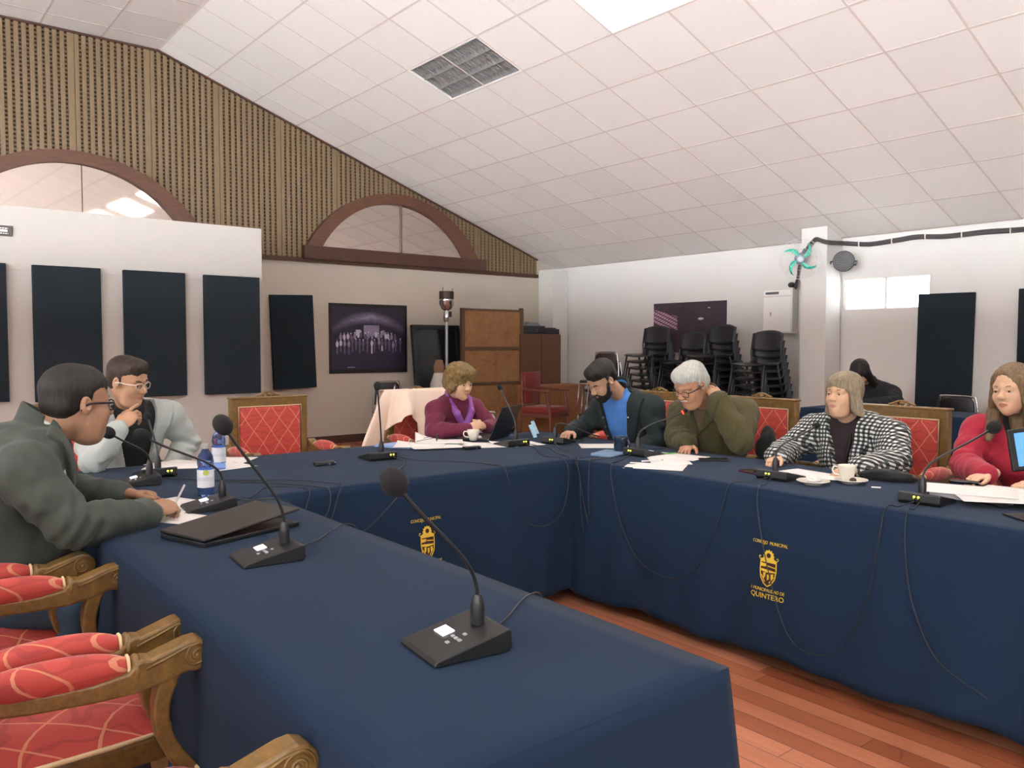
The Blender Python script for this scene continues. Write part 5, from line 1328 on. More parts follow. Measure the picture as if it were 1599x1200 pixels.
def hand_prims(f, wr, d, up, side, curl=(.3, .3, .3, .3), spread=.10, thumb=(.6, .3), sc=1.0):
    """wr wrist, d pointing direction, up back-of-hand direction, side=+1 when the thumb lies towards d x up"""
    d = unit(d); up = np.asarray(up, float); up = unit(up - (up @ d) * d); x = np.cross(d, up) * side; wr = np.asarray(wr, float); sc = sc * .96
    def rot(v, ax, a): return v * math.cos(a) + np.cross(ax, v) * math.sin(a) + ax * (ax @ v) * (1 - math.cos(a))
    Rm = np.stack([x, d, up], 1)
    f.cone(wr - d * .05, wr + d * .012, .027 * sc, .024 * sc, .012); f.ell(wr + d * .052 * sc, np.array((.040, .050, .0150)) * sc, Rm, .016)
    ends = []
    for i, (ox, L, r) in enumerate(((.029, .070, .0088), (.0098, .078, .0090), (-.0095, .072, .0086), (-.0275, .057, .0076))):
        b = wr + d * (.086 - .004 * abs(i - 1)) * sc + x * ox * sc; dd = rot(d, up, -side * 0) ; dd = unit(d + x * spread * (1.3 - i) * .8)
        fx = -np.cross(up, dd); cu = curl[i]; p = b; dr = dd
        for seg, (fr, am) in enumerate(((.45, .9), (.31, 1.1), (.24, .7))):
            ax = unit(np.cross(dr, up) if seg == 0 else ax_); ax_ = ax
            dr = rot(dr, ax, -cu * am); q = p + dr * L * fr * sc
            f.cone(p, q, r * sc * (1 - .07 * seg), r * sc * (.93 - .07 * seg), .004); p = q
        ends.append(p)
    tb = wr + d * .022 * sc + x * .028 * sc; td = unit(d * math.cos(thumb[0]) + x * math.sin(thumb[0]) - up * thumb[1] * .6)
    t1 = tb + td * .040 * sc; td2 = unit(td + d * .45 - x * .20 - up * .10); t2 = t1 + td2 * .030 * sc; td3 = unit(td2 + d * .3 - x * .15); t3 = t2 + td3 * .022 * sc
    f.cone(tb, t1, .0140 * sc, .0115 * sc, .010); f.cone(t1, t2, .0108 * sc, .0098 * sc, .004); f.cone(t2, t3, .0098 * sc, .0080 * sc, .004)
    return ends
def HD(wr, d, up, side, curl=(.3, .3, .3, .3), spread=.10, thumb=(.6, .3), sc=1.0): return (wr, d, up, side, curl, spread, thumb, sc)
class Torso:
    def __init__(s, pelvis, neck, SL, SR, girth=1.0, bust=0, depth=1.0, belly=0):
        s.p = np.array(pelvis, float); s.n = np.array(neck, float); s.SL = np.array(SL, float); s.SR = np.array(SR, float); s.g = girth
        s.up = unit(s.n - s.p); x = s.SR - s.SL; x = unit(x - (x @ s.up) * s.up); s.x = x; s.y = np.cross(s.up, x)    # x to the person's right, y forward
        s.R = np.stack([s.x, s.y, s.up], 1); s.bust = bust; s.dp = depth; s.belly = belly; s.L = np.linalg.norm(s.n - s.p)
    def loc(s, P): return (P - s.n) @ s.R
    def prims(s, f, dl=0, bend=0):
        g, L = s.g, s.L; half = np.linalg.norm(s.SR - s.SL) / 2; R_ = s.R; mid = lambda t, y=0: s.p + (s.n - s.p) * t + s.y * (y + bend * math.sin(PI * t))
        f.ell(mid(.02), V3(.165 * g, .125 * g, .12) + dl, R_, .05); f.ell(mid(.30, .01 + s.belly * .5), V3(.150 * g, .115 * g * s.dp + s.belly, .16) + dl, R_, .06)
        f.ell(mid(.62, .0), V3(max(.150 * g, half * .86), .108 * g * s.dp, .17) + dl, R_, .06)
        f.ell(mid(.84, -.012), V3(half * .88, .082 * g * s.dp, .10) + dl, R_, .06)
        if s.bust:
            for q in (-1, 1): f.ell(mid(.60, .085) + s.x * q * .070, V3(.064, .052, .060) * s.bust + dl, R_, .045)
        for S_ in (s.SL, s.SR): f.cone(s.n - s.up * .035, S_, .050 + dl, .058 * (.6 + .4 * g) + dl, .05)
        f.cone(s.n - s.up * .06, s.n + s.up * .0, .075 + dl, .052 + dl, .03)
def arm_prims(f, S_, E, W_, g=1.0, dl=0, cut=0, k=.03):
    S_, E, W_ = (np.array(v, float) for v in (S_, E, W_)); We = W_ - unit(W_ - E) * cut
    m1 = S_ + (E - S_) * .5; f.cone(S_, m1, .056 * g + dl, .050 * g + dl, k + .02); f.cone(m1, E, .050 * g + dl, .042 * g + dl, k)
    m = E + (We - E) * .35; f.cone(E, m, .042 * g + dl, .043 * g + dl, k); f.cone(m, We, .043 * g + dl, .031 * g + dl * 1.3, k)
def garment(name, T, arms, m, root, dl=.012, h=.0065, v=None, opened=0, lapel=True, collar=.0, fold=.0035, seed=0, sleeves=True, cutw=.015, bend=0, drop=.0, m2=None, extra=None, body_cut=None, g=1.0):
    pts = [T.p, T.n, T.SL, T.SR] + [q for a in arms for q in a]; pts = np.array(pts)
    f = Field(pts.min(0) - .24, pts.max(0) + np.array((.24, .24, .14)), h)
    T.prims(f, dl, bend)
    if sleeves:
        for a in arms: arm_prims(f, *a, g=g, dl=dl, cut=cutw)
    def fd(P):
        q = T.loc(P); o = fold * sn(P, 26, seed) + fold * .7 * sn(P, 55, seed + 1)
        for a in arms:
            E = np.array(a[1], float); r = np.linalg.norm(P - E, axis=-1); dr = unit(np.array(a[2], float) - np.array(a[0], float))
            o = o + fold * 1.3 * np.exp(-(r / .13) ** 2) * np.sin(((P - E) @ dr) * 120 + 2.2 * sn(P, 20, seed))
        return o
    f.disp(fd)
    if extra: extra(f, T)
    def wv(q): # half width of the opening at depth
        z = -q[..., 2]
        return np.clip(v[0] * (1 - z / v[1]), 0, None) + opened if v else 0
    if collar:
        # standing or folded collar round the neck
        c = T.n + T.up * .018; Rr = T.R
        def ring(P):
            q = (P - c) @ Rr; rr = np.sqrt(q[..., 0] ** 2 + (q[..., 1] * .95 + .006) ** 2); return np.hypot(rr - (.064 + collar * .3), np.maximum(np.abs(q[..., 2] + .25 * q[..., 1]) - collar, 0)) - .0085
        f.fn(c - .16, c + .16, ring, 'u', .012)
    if v:
        if lapel:
            A = f.D.copy(); sl, P = f.blk(f.lo, f.hi); q = T.loc(P); ww = wv(q)
            wid = np.clip(.050 * (1 - (-q[..., 2]) / (v[1] * 1.02)), .004, .05)
            d = np.maximum.reduce([A[sl] - .012, np.abs(np.abs(q[..., 0]) - (ww + wid)) - wid, -q[..., 1] + .01, q[..., 1] - .19 * T.g, -q[..., 2] - v[1] * 1.0]); f.D[sl] = np.minimum(f.D[sl], d)
        def op(P):
            q = T.loc(P); return np.maximum.reduce([np.abs(q[..., 0]) - wv(q), -(q[..., 1]) - .01, q[..., 1] - .19 * T.g, (-q[..., 2] - (v[1] if not opened else 9))])
        f.fn(f.lo, f.hi, op, 's', .004)
    # neck hole
    f.cone(T.n - T.up * .02, T.n + T.up * .2, .050, .064, .006, 's')
    if drop: f.fn(f.lo, f.hi, lambda P: (T.p[2] + drop) - P[..., 2], 'i')
    return to_obj(name, [f.mesh()], [m], root, relax=1)
def legs(root, T, face, knees, m, shoe, g=1.0):
    fx = unit([face[0], face[1], 0]); lx = T.x; parts = []; pel = T.p; pts = np.array([pel] + [np.array(k, float) for k in knees])
    f = Field(np.minimum(pts.min(0), [1e9, 1e9, 0]) - .22, pts.max(0) + .2, .011)
    f.ell(pel + V3(0, 0, -.0), (.16 * g, .16 * g, .105), None, .05)
    sh = []
    for q, kn in zip((1, -1), knees):
        kn = np.array(kn, float); hip = pel + T.x * .085 * q * -1 + V3(0, 0, -.01); an = V3(kn[0], kn[1], .09) - fx * .06
        f.cone(hip, kn, .082 * g, .060 * g, .03); f.cone(kn, an, .058 * g, .048, .02); sh.append(an)
    f.disp(lambda P: .004 * sn(P, 30, 2)); to_obj('trousers', [f.mesh()], [m], root, relax=1)
    for an in sh:
        o = MB().ell((0, 0, 0), (.045, .13, .045), n=16, k=10); o.v = [(a, b, max(c, -.035)) for a, b, c in o.v]
        ob = o.build('shoe', shoe, root, smooth=True); p = an + fx * .06 - np.array(root.location); ob.location = (p[0], p[1], .036 - root.location.z); ob.rotation_euler = (0, 0, math.atan2(-fx[0], fx[1]))
def person(label, floor_xy):
    t = thing('person', label, 'person', (floor_xy[0], floor_xy[1], 0)); return t
def eyes(H, root, look=(0, 0)):
    for q in (-1, 1):
        p = H.w(q * .0315, .0755, .0005) - np.array(parent_loc(root)); Rm = Matrix([list(r) for r in H.R])
        e = MB().ell((0, 0, 0), (.0120 * H.s,) * 3, None, 16, 10).build('eye', M_EYEW, root, smooth=True, loc=tuple(p))
        ip = H.R @ V3(look[0] * .004, .0098, look[1] * .004) * H.s
        MB().ell(tuple(ip), (.0062 * H.s, .0034 * H.s, .0062 * H.s), Rm, 12, 8).build('iris', M_IRIS, e, smooth=True)
def brows(H, root, m, thick=.0042, tilt=0):
    for q in (-1, 1):
        P = [tuple(H.w(q * a, b, c + tilt * a) - np.array(parent_loc(root))) for a, b, c in ((.014, .0925, .0200), (.026, .0895, .0245), (.040, .0810, .0240), (.049, .0725, .0185))]
        MB().tube(catmull(P, 4), [thick * H.s * (.7 + .5 * math.sin(PI * i / 12)) * (.95 if i else .6) for i in range(13)], 6, flat=(.8, .8)).build('eyebrow', m, root, smooth=True)
def glasses(H, root, m, dz=-.002, rim=.0017, wd=.0225, ht=.0165, y=.100):
    t = bpy.data.objects.new('spectacles', None); C.objects.link(t); t.parent = root; pl = np.array(parent_loc(root))
    w = lambda *p: tuple(H.w(*p) - pl)
    for q in (-1, 1):
        P = []
        for k in range(22):
            a = 2 * PI * k / 22; ca, sa = math.cos(a), math.sin(a); x = q * .0315 + wd * math.copysign(abs(ca) ** .75, ca); z = dz + ht * math.copysign(abs(sa) ** .75, sa); P.append(w(x, y - .10 * abs(x) - .004 * (z > 0) * 0, z))
        MB().tube(P, rim * H.s, 6, closed=True).build('rim', m, t, smooth=True)
        MB().tube(catmull([w(q * .054, y - .006, dz + .008), w(q * .074, .060, dz + .008), w(q * .081, .000, dz + .004), w(q * .079, -.022, dz - .018)], 4), rim * 1.0 * H.s, 6, flat=(.8, 1.6)).build('temple', m, t, smooth=True)
    MB().tube([w(-.010, y + .001, dz + .004), w(0, y + .004, dz + .008), w(.010, y + .001, dz + .004)], rim * H.s, 6).build('bridge', m, t, smooth=True)
M_DEN = mat('blue_denim', '#243a4c', .85, var=.2, vs=14, bump=.3, bs=400, bd=.001); M_DTR = mat('dark_trousers', '#1a1c20', .85, var=.1); M_SHOE = mat('black_leather_shoe', '#141210', .35, var=.05)

# ---- person in dark green jacket
SK1 = skin('warm_tan_skin', '#9c765c')
r = person('person in a dark green jacket leaning over the near left table, writing with a pen', (.12, 3.15))
H = Head((.572, 3.085, 1.176), (.97, .24), 3, 0, 1.05, (.475, 3.09, 1.080))
T = Torso((.27, 3.13, .56), (.468, 3.09, 1.090), (.45, 3.335, .985), (.385, 2.865, .995), 1.28, depth=1.15, belly=.05)
aR = ((.385, 2.865, .985), (.490, 2.77, .815), (.765, 2.900, .805)); aL = ((.45, 3.335, .975), (.58, 3.42, .815), (.755, 3.215, .818))
m_ = M_G = mat('dark_green_jacket_cloth', '#39413a', .85, var=.1, vs=10, bump=.25, bs=350, bd=.001, sheen=.08)
to_obj('body', [body(H, T, (aR, aL), [HD(aR[2], (.085, .065, .014), (.1, -.45, 1), -1, (.70, .75, .80, .85), .02, (.5, .5), 1.1), HD(aL[2], (.115, -.085, .006), (.1, .4, 1), 1, (.70, .75, .8, .85), .02, (.4, .5), 1.1)], fat=.010, h=.0026, jaw=1.05)], [SK1, M_LIPS], r, matfn=lipfn(H))
HM1 = hair_mat('black_short_hair', '#14110f', '#2b2622'); to_obj('hair', [hair_mesh(H, 'short', seed=1)], [HM1], r, relax=1)
eyes(H, r, (0, -.5)); brows(H, r, HM1, .0050); glasses(H, r, mat('maroon_black_frame', '#2a1a1c', .3), rim=.0028, wd=.0240)
garment('shirt', T, [], M_SHIRTW, r, dl=.002, h=.006, sleeves=False, drop=.22, collar=.014, fold=.001)
garment('jacket', T, [aR, aL], m_, r, dl=.014, h=.0058, v=(.070, .28), collar=.028, fold=.0050, seed=3, bend=-.02, cutw=.035, g=1.18)
legs(r, T, (1, 0), ((.53, 3.36, .52), (.515, 2.78, .565)), M_DEN, M_SHOE, 1.15)
t = thing('wristwatch', 'silver wristwatch on the arm of the person in dark green', 'watch', (.742, 3.230, .838))
MB().tube([(.028 * math.cos(a) * .8, .020 * math.cos(a), .030 * math.sin(a) - .018) for a in (2 * PI * k / 20 for k in range(20))], .006, 6, closed=True, flat=(1, .5)).build('strap', M_CHROME, t, smooth=True)
MB().lathe([(0, 0), (.016, 0), (.016, .007), (0, .008)], (0, 0, .010), 18).build('dial', M_CHROME, t, smooth='auto')

# ---- man in pale grey blazer
SK2 = skin('tan_skin_two', '#ae866a')
r = person('person in a pale grey blazer over black, finger raised to the mouth', (1.12, 4.86))
H = Head((1.065, 4.470, 1.190), (.62, -.79), 14, -4, 1.0, (1.10, 4.62, 1.055))
T = Torso((1.12, 4.86, .54), (1.11, 4.63, 1.050), (1.330, 4.69, .985), (.905, 4.60, .950), 1.08)
aR = ((.905, 4.60, .940), (.865, 4.300, .812), (.972, 4.262, .972)); aL = ((1.330, 4.69, .975), (1.450, 4.74, .820), (1.28, 4.62, .665))
M_PG = mat('pale_grey_blazer_cloth', '#a9b1ad', .85, var=.05, vs=10, bump=.2, bs=350, bd=.001)
to_obj('body', [body(H, T, (aR, aL), [HD(aR[2], (.120, .030, .105), (-.55, -.70, .60), -1, (.15, .60, .80, .95), .06, (.6, .6), 1.10), HD(aL[2], (-.06, -.12, -.05), (.2, -.2, 1), 1, (.4, .4, .4, .4))], fat=.003, h=.0026)], [SK2, M_LIPS], r, matfn=lipfn(H))
HM2 = hair_mat('dark_brown_short_hair', '#1f1712', '#43362c'); to_obj('hair', [hair_mesh(H, 'quiff', seed=2)], [HM2], r, relax=1)
eyes(H, r, (0, -.3)); brows(H, r, HM2, .0050); glasses(H, r, mat('clear_acetate_frame', '#c9beb2', .2), rim=.0022)
garment('shirt', T, [], mat('black_shirt_cloth', '#141518', .85, var=.1), r, dl=.003, h=.008, sleeves=False, collar=.010, fold=.002)
garment('blazer', T, [aR, aL], M_PG, r, dl=.014, h=.0058, v=(.075, .44), opened=.038, collar=.016, fold=.0042, seed=5, g=1.08)
for k in range(2):
    p = np.array(aR[2]) - unit(np.array(aR[2]) - np.array(aR[1])) * (.045 + .022 * k); MB().ell(tuple(p + V3(-.022, -.040, .006) - np.array(r.location)), (.009, .009, .009), n=12, k=8).build('cuff_button', M_BLACKS, r, smooth=True)
legs(r, T, (0, -1), ((1.00, 4.42, .52), (1.24, 4.42, .52)), M_DTR, M_SHOE)

# ---- person in magenta
SK3 = skin('fair_aged_skin', '#c8a184')
r = person('person in a magenta sweater and purple scarf, hands clasped behind the white cup', (3.27, 4.88))
H = Head((3.215, 4.560, 1.118), (.12, -.99), 10, 0, .97, (3.26, 4.66, 1.005))
T = Torso((3.28, 4.88, .54), (3.265, 4.665, 1.000), (3.440, 4.70, .925), (3.085, 4.66, .925), .98, bust=1.05)
aR = ((3.085, 4.66, .918), (2.985, 4.545, .785), (3.185, 4.400, .812)); aL = ((3.440, 4.70, .918), (3.505, 4.545, .785), (3.325, 4.415, .815))
M_MG = mat('magenta_knit', '#661c39', .85, var=.08, vs=12, bump=.35, bs=260, bd=.0015, sheen=.12)
to_obj('body', [body(H, T, (aR, aL), [HD(aR[2], (.075, -.035, .030), (-.3, -.7, .7), 1 * -1, (.75, .8, .85, .9), .02, (.4, .4), sc=.9), HD(aL[2], (-.075, -.025, .030), (.3, -.7, .7), 1, (.75, .8, .85, .9), .02, (.4, .4), sc=.9)], age=1, h=.0028)], [SK3, M_LIPP], r, matfn=lipfn(H))
HM3 = hair_mat('golden_brown_curly_hair', '#4f3d22', '#93794a', (30, 30, 14)); to_obj('hair', [hair_mesh(H, 'curly', seed=3)], [HM3], r, relax=1)
eyes(H, r, (0, -.5)); brows(H, r, HM3, .0034)
garment('sweater', T, [aR, aL], M_MG, r, dl=.010, h=.0060, collar=.022, fold=.0028, seed=6, g=.95)
M_SC = mat('purple_chiffon', '#8a4a9c', .6, var=.25, vs=25, sheen=.3)
f = Field(T.n - .30, T.n + .16, .0045); n_ = T.n
def tp(x, y, z): return T.n + T.R @ V3(x, y, z)
for q in (-1, 1):
    pts = [tp(q * .055, -.04, .035), tp(q * .086, .035, .0), tp(q * .066, .110, -.055), tp(q * .014, .146, -.140)]
    for a, b in zip(pts[:-1], pts[1:]): f.cone(a, b, .024, .021, .010)
f.cone(tp(-.055, -.04, .035), tp(.055, -.04, .035), .017, .017, .01)
f.ell(tp(.0, .160, -.150), (.030, .026, .026), None, .006); f.cone(tp(0, .160, -.160), tp(.022, .168, -.225), .014, .026, .008); f.cone(tp(0, .160, -.160), tp(-.028, .164, -.205), .012, .018, .008)
f.disp(lambda P: .0022 * sn(P, 120, 1)); to_obj('scarf', [f.mesh()], [M_SC], r)
for dz_, dx_ in ((-.085, -.055), (-.110, -.030)):
    p = tp(dx_, .118, dz_) - np.array(r.location); MB().ell(tuple(p), (.013, .006, .017), n=10, k=6).build('brooch', mat('pink_flower_brooch', '#e3b3d4', .5), r, smooth=True)
legs(r, T, (0, -1), ((3.16, 4.42, .52), (3.38, 4.42, .52)), M_DTR, M_SHOE, .95)

# ---- bearded man
SK4 = skin('olive_skin', '#b08a6e')
r = person('person in an open navy jacket over a blue sweater, looking down at a phone', (4.16, 3.72))
H = Head((3.640, 3.600, 1.160), (-1, .10), 38, 6, 1.0, (3.80, 3.615, 1.060))
T = Torso((4.14, 3.72, .54), (3.825, 3.632, 1.068), (3.925, 3.440, .985), (3.890, 3.845, .960), 1.05)
aR = ((3.890, 3.845, .952), (3.800, 3.945, .810), (3.625, 3.880, .805)); aL = ((3.925, 3.440, .975), (3.960, 3.385, .775), (3.74, 3.46, .69))
M_NJ = mat('dark_navy_wool', '#1c2426', .9, var=.12, vs=12, bump=.3, bs=300, bd=.001)
to_obj('body', [body(H, T, (aR, aL), [HD(aR[2], (-.085, -.045, -.012), (.0, .1, 1), -1, (.25, .45, .55, .6), .12, (.7, .4)), HD(aL[2], (-.1, .05, -.02), (0, 0, 1), 1, (.4, .4, .4, .4))], closed=True, h=.0027)], [SK4, M_LIPS], r, matfn=lipfn(H))
HM4 = hair_mat('black_hair', '#0d0b0a', '#26201d'); to_obj('hair', [hair_mesh(H, 'quiff', seed=4)], [HM4], r, relax=1); brows(H, r, HM4, .0058)
f = Field(H.c - .17, H.c + .17, .0028); e = lambda c, rr_, k=.01, m='u': f.ell(H.w(*c), np.array(rr_) * H.s, H.R, k, m)
e((0, .040, -.080), (.060, .056, .048)); e((0, .070, -.100), (.038, .028, .028), .02)
for q in (-1, 1): f.cone(H.w(q * .066, .018, -.01), H.w(q * .056, .045, -.07), .011, .016, .015); f.cone(H.w(0, .098, -.050), H.w(q * .030, .082, -.062), .0055, .006, .006)
e((0, .105, -.062), (.022, .014, .008), .006, 's'); e((0, .105, -.018), (.042, .030, .028), .01, 's')
f.disp(lambda P: .0018 * sn(P, 160, 3)); to_obj('beard', [f.mesh()], [HM4], r)
garment('sweater', T, [], mat('blue_sweater_knit', '#4a7cc2', .85, var=.06, bump=.3, bs=260, bd=.001), r, dl=.004, h=.008, sleeves=False, collar=.014, fold=.002)
garment('jacket', T, [aR, aL], M_NJ, r, dl=.016, h=.0060, v=(.06, .50), opened=.045, collar=.028, fold=.0040, seed=7, g=1.05)
for k in range(3):
    p = T.n + T.R @ V3(.085, .118 + .006 * k, -.13 - .07 * k) - np.array(r.location); MB().ell(tuple(p), (.008, .008, .008), n=10, k=6).build('jacket_button', M_STEEL, r, smooth=True)
p = T.n + T.R @ V3(-.115, .112, -.10) - np.array(r.location); MB().ell(tuple(p), (.008, .008, .008), n=10, k=6).build('lapel_pin', M_CHROME, r, smooth=True)
legs(r, T, (-1, 0), ((3.72, 3.60, .52), (3.72, 3.85, .52)), M_DTR, M_SHOE)

# ---- grey-haired person in olive fleece
SK5 = skin('ruddy_skin', '#b48669')
r = person('person in an olive fleece and dark glasses, one hand held to the neck', (4.18, 3.02))
H = Head((3.700, 2.945, 1.152), (-1, .04), 28, 2, 1.03, (3.86, 2.975, 1.050))
T = Torso((4.16, 3.06, .54), (3.905, 3.000, 1.045), (3.990, 2.795, .985), (3.965, 3.215, .950), 1.15, belly=.02)
aR = ((3.965, 3.215, .942), (3.870, 3.185, .815), (3.730, 2.985, .800)); aL = ((3.990, 2.795, .975), (3.820, 2.690, .840), (3.795, 2.820, 1.060))
def fleece():
    t = NT('olive_fleece'); v = t.obj(); a = t.noise(v, 7, 3); b = t.noise(v, 240, 3)
    c = t.mix(a, lin('#3f3a1e'), lin('#534c2b')); t.l(t.mix(t.math('MULTIPLY', b, .5), c, lin('#332f18')), t.b.inputs['Base Color']); t.b.inputs['Roughness'].default_value = .95
    t.b.inputs['Sheen Weight'].default_value = .08; t.bump(b, .6, .004); return t.m
to_obj('body', [body(H, T, (aR, aL), [HD(aR[2], (-.095, -.045, -.030), (-.15, 0, 1), -1, (.16, .18, .20, .24), .10, (.8, .3)), HD(aL[2], (.010, .075, .075), (-.35, -.75, .45), 1, (.30, .32, .36, .40), .04, (.5, .3))], fat=.004, closed=True, age=1, nose=1.08, h=.0027)], [SK5, M_LIPP], r, matfn=lipfn(H))
HM5 = hair_mat('silver_grey_hair', '#8c9088', '#d8dbd4'); to_obj('hair', [hair_mesh(H, 'shortgrey', seed=5)], [HM5], r, relax=1); brows(H, r, mat('grey_brow_hair', '#8a8176', .7), .0042)
MB().tube([tuple(H.w(q * a, b, c) - np.array(r.location)) for q, a, b, c in ((-1, .028, .082, -.058), (-1, .014, .093, -.050), (1, 0, .097, -.047), (1, .014, .093, -.050), (1, .028, .082, -.058))], [.004, .0075, .007, .0075, .004], 8).build('moustache', mat('white_moustache_hair', '#cfc8bc', .8, bump=.6, bs=300), r, smooth=True)
glasses(H, r, mat('black_acetate_frame', '#231c1c', .3), dz=-.006, rim=.0020)
garment('undershirt', T, [], mat('brown_knit', '#5a4b38', .9, var=.1), r, dl=.004, h=.008, sleeves=False, collar=.012, fold=.002)
garment('fleece_jacket', T, [aR, aL], fleece(), r, dl=.022, h=.0062, v=(.055, .15), lapel=True, collar=.034, fold=.0048, seed=9, g=1.12)
z_ = MB().tube([tuple(T.n + T.R @ V3(0, .150 + .045 * math.sin(PI * k / 8), -.16 - .035 * k) - np.array(r.location)) for k in range(8)], .003, 6).build('zip', mat('dark_zip', '#3c3420', .6), r, smooth=True)
legs(r, T, (-1, 0), ((3.72, 2.86, .52), (3.72, 3.14, .52)), M_DTR, M_SHOE)
blob('shoulder_bag', (4.13, 2.72, .60), (.05, .07, .17), mat('dark_bag_cloth', '#1a1f1c', .8, bump=.3, bs=80), 'dark shoulder bag squeezed between the person in olive fleece and his chair arm', 'bag', 3, .25, 3)

# ---- woman in checked coat
SK6 = skin('fair_skin', '#c9a284')
r = person('person in a black and white checked coat sitting upright behind the coffee cup', (4.28, 2.18))
H = Head((3.985, 2.175, 1.122), (-1, .12), -3, 0, .95, (4.065, 2.195, .990))
T = Torso((4.26, 2.18, .54), (4.085, 2.200, .985), (4.120, 1.985, .915), (4.105, 2.405, .910), 1.08, bust=1.15)
aR = ((4.105, 2.405, .905), (3.980, 2.490, .800), (3.680, 2.375, .800)); aL = ((4.120, 1.985, .905), (3.960, 1.885, .800), (3.640, 1.905, .800))
def check():
    t = NT('black_white_check_cloth'); X, Y, Z = t.sep(t.obj()); nz = t.noise(t.obj(), 12)
    wb = t.math('MULTIPLY', t.math('SUBTRACT', nz, .5), .012)
    a = t.math('GREATER_THAN', t.math('FRACT', t.math('MULTIPLY', t.math('ADD', t.math('ADD', Y, t.math('MULTIPLY', X, .55)), wb), 46)), .5)
    b = t.math('GREATER_THAN', t.math('FRACT', t.math('MULTIPLY', t.math('ADD', t.math('ADD', Z, t.math('MULTIPLY', X, .35)), wb), 46)), .5)
    s_ = t.math('MULTIPLY', t.math('ADD', a, b), .5); rp = t.n('ValToRGB'); t.l(s_, rp.inputs[0]); e = rp.color_ramp.elements; rp.color_ramp.interpolation = 'CONSTANT'
    e[0].position = 0; e[0].color = lin('#15171a'); e[1].position = .9; e[1].color = lin('#d9dad6'); k = e.new(.4); k.color = lin('#4b5150')
    t.l(rp.outputs[0], t.b.inputs['Base Color']); t.b.inputs['Roughness'].default_value = .9; t.bump(t.noise(t.obj(), 300), .3, .001); return t.m
to_obj('body', [body(H, T, (aR, aL), [HD(aR[2], (-.11, -.035, -.022), (-.1, .2, 1), -1, (.35, .50, .60, .65), .05, (.5, .5), sc=.92), HD(aL[2], (-.10, .050, -.020), (-.1, -.2, 1), 1, (.20, .22, .25, .28), .04, (.6, .3), sc=.92)], fat=.003, age=1, h=.0027)], [SK6, M_LIPP], r, matfn=lipfn(H))
HM6 = hair_mat('ash_blonde_hair', '#5e5140', '#a3957c', (50, 50, 5)); to_obj('hair', [hair_mesh(H, 'bob', seed=6)], [HM6], r, relax=1); eyes(H, r, (.2, .2)); brows(H, r, mat('faint_brow', '#5d4a38', .7), .0026)
garment('blouse', T, [], mat('dark_maroon_blouse', '#26141a', .8, var=.3, vs=40), r, dl=.004, h=.008, sleeves=False, collar=.0, fold=.002)
garment('coat', T, [aR, aL], check(), r, dl=.020, h=.0060, v=(.075, .31), opened=.004, collar=.026, fold=.0040, seed=11, g=1.1)
legs(r, T, (-1, 0), ((3.84, 2.05, .52), (3.84, 2.33, .52)), M_DTR, M_SHOE)
MB().tube([tuple(T.n + T.R @ V3(x, y, z) - np.array(r.location)) for x, y, z in ((-.045, .06, -.0), (-.04, .115, -.08), (-.01, .165, -.19), (.0, .175, -.24))], .005, 6, flat=(1.5, .5)).build('lanyard', mat('dark_lanyard', '#1b1416', .7), r, smooth=True)
MB().b2(-.004, .004, -.028, .028, -.035, .035).build('name_badge', mat('pink_white_badge', '#d9a0b4', .5, var=.4, vs=60), r, loc=tuple(T.n + T.R @ V3(.0, .180, -.27) - np.array(r.location)), bevel=.002)

# ---- person in red
r = person('person in a red jacket over a black turtleneck at the right edge of the picture', (4.42, 1.36))
H = Head((4.205, 1.460, 1.170), (-.985, .17), 3, -3, .97, (4.285, 1.440, 1.035))
T = Torso((4.44, 1.38, .54), (4.305, 1.435, 1.030), (4.330, 1.220, .955), (4.315, 1.645, .955), 1.02, bust=1.05)
aR = ((4.315, 1.645, .948), (4.140, 1.640, .800), (3.900, 1.450, .800)); aL = ((4.330, 1.220, .948), (4.120, 1.140, .800), (3.880, 1.230, .800))
M_RJ = mat('red_wool_jacket', '#9c1b33', .9, var=.06, vs=10, bump=.3, bs=320, bd=.001, sheen=.15)
SK7 = skin('light_skin', '#cda689')
to_obj('body', [body(H, T, (aR, aL), [HD(aR[2], (-.09, .03, -.012), (0, 0, 1), -1, (.35, .4, .5, .5), .04, (.6, .3), sc=.92), HD(aL[2], (-.10, .05, -.012), (0, 0, 1), 1, (.3, .3, .4, .4), .04, (.6, .3), sc=.92)], h=.0026)], [SK7, M_LIPS], r, matfn=lipfn(H))
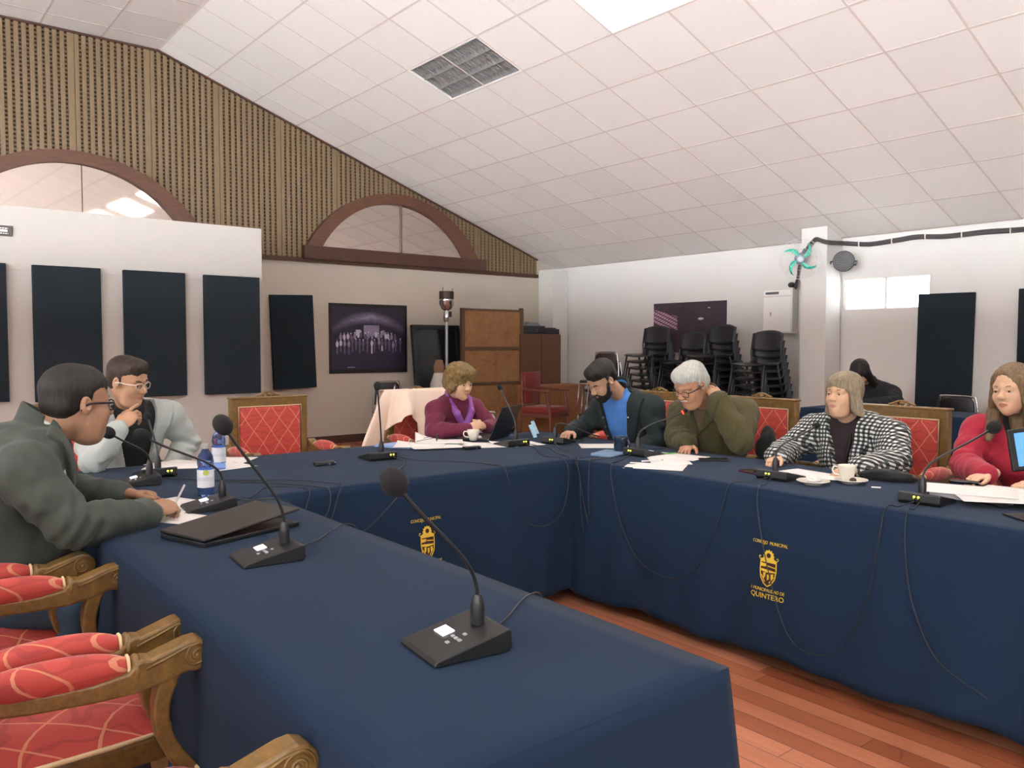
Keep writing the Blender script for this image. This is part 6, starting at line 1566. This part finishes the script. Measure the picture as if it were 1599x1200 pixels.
HM7 = hair_mat('long_brown_hair', '#4a3828', '#8d7355', (40, 40, 5)); to_obj('hair', [hair_mesh(H, 'long', seed=8)], [HM7], r, relax=1); eyes(H, r, (.3, 0)); brows(H, r, HM7, .0030)
garment('turtleneck', T, [], mat('black_knit', '#101014', .9), r, dl=.005, h=.007, sleeves=False, collar=.036, fold=.002)
garment('jacket', T, [aR, aL], M_RJ, r, dl=.016, h=.0060, v=(.080, .22), collar=.0, lapel=False, fold=.0035, seed=13, g=1.0)
legs(r, T, (-1, 0), ((4.0, 1.25, .52), (4.0, 1.52, .52)), M_DTR, M_SHOE)
t = thing('sunglasses', 'dark folded sunglasses by the hand of the person in red', 'sunglasses', (3.80, 1.50, tz), .3)
MB().b2(-.03, .03, -.06, .06, .004, .022).build('lenses', M_SCR, t, bevel=.008, seg=3); MB().tube([(-.03, -.06, .012), (.03, -.02, .008), (.03, .05, .008)], .003, 6).build('temple', M_CHROME, t, smooth=True)

# ---- person in black bowed over the side table
r = person('person in black, head bowed, behind the dark blue side table', (8.14, 4.08))
H = Head((7.790, 4.085, 1.100), (-1, -.1), 48, 0, 1.05, (7.93, 4.09, 1.00))
T = Torso((8.14, 4.08, .52), (7.96, 4.085, .985), (7.99, 3.86, .900), (7.99, 4.31, .890), 1.15)
aR = ((7.99, 4.31, .890), (7.86, 4.36, .815), (7.64, 4.18, .800)); aL = ((7.99, 3.86, .890), (7.84, 3.74, .815), (7.62, 3.95, .800))
to_obj('body', [body(H, T, (aR, aL), [HD(aR[2], (-.08, -.05, -.015), (0, 0, 1), -1), HD(aL[2], (-.08, .05, -.015), (0, 0, 1), 1)], closed=True, h=.004)], [SK6, M_LIPS], r, matfn=lipfn(H))
to_obj('hair', [hair_mesh(H, 'long', h=.005, seed=9)], [hair_mat('long_black_hair', '#120e0e', '#2a2222')], r)
garment('jacket', T, [aR, aL], mat('black_jacket_cloth', '#15161c', .9, var=.1), r, dl=.02, h=.009, collar=.02, fold=.005, seed=15, g=1.1)
legs(r, T, (-1, 0), ((7.75, 3.95, .50), (7.75, 4.20, .50)), M_DTR, M_SHOE)
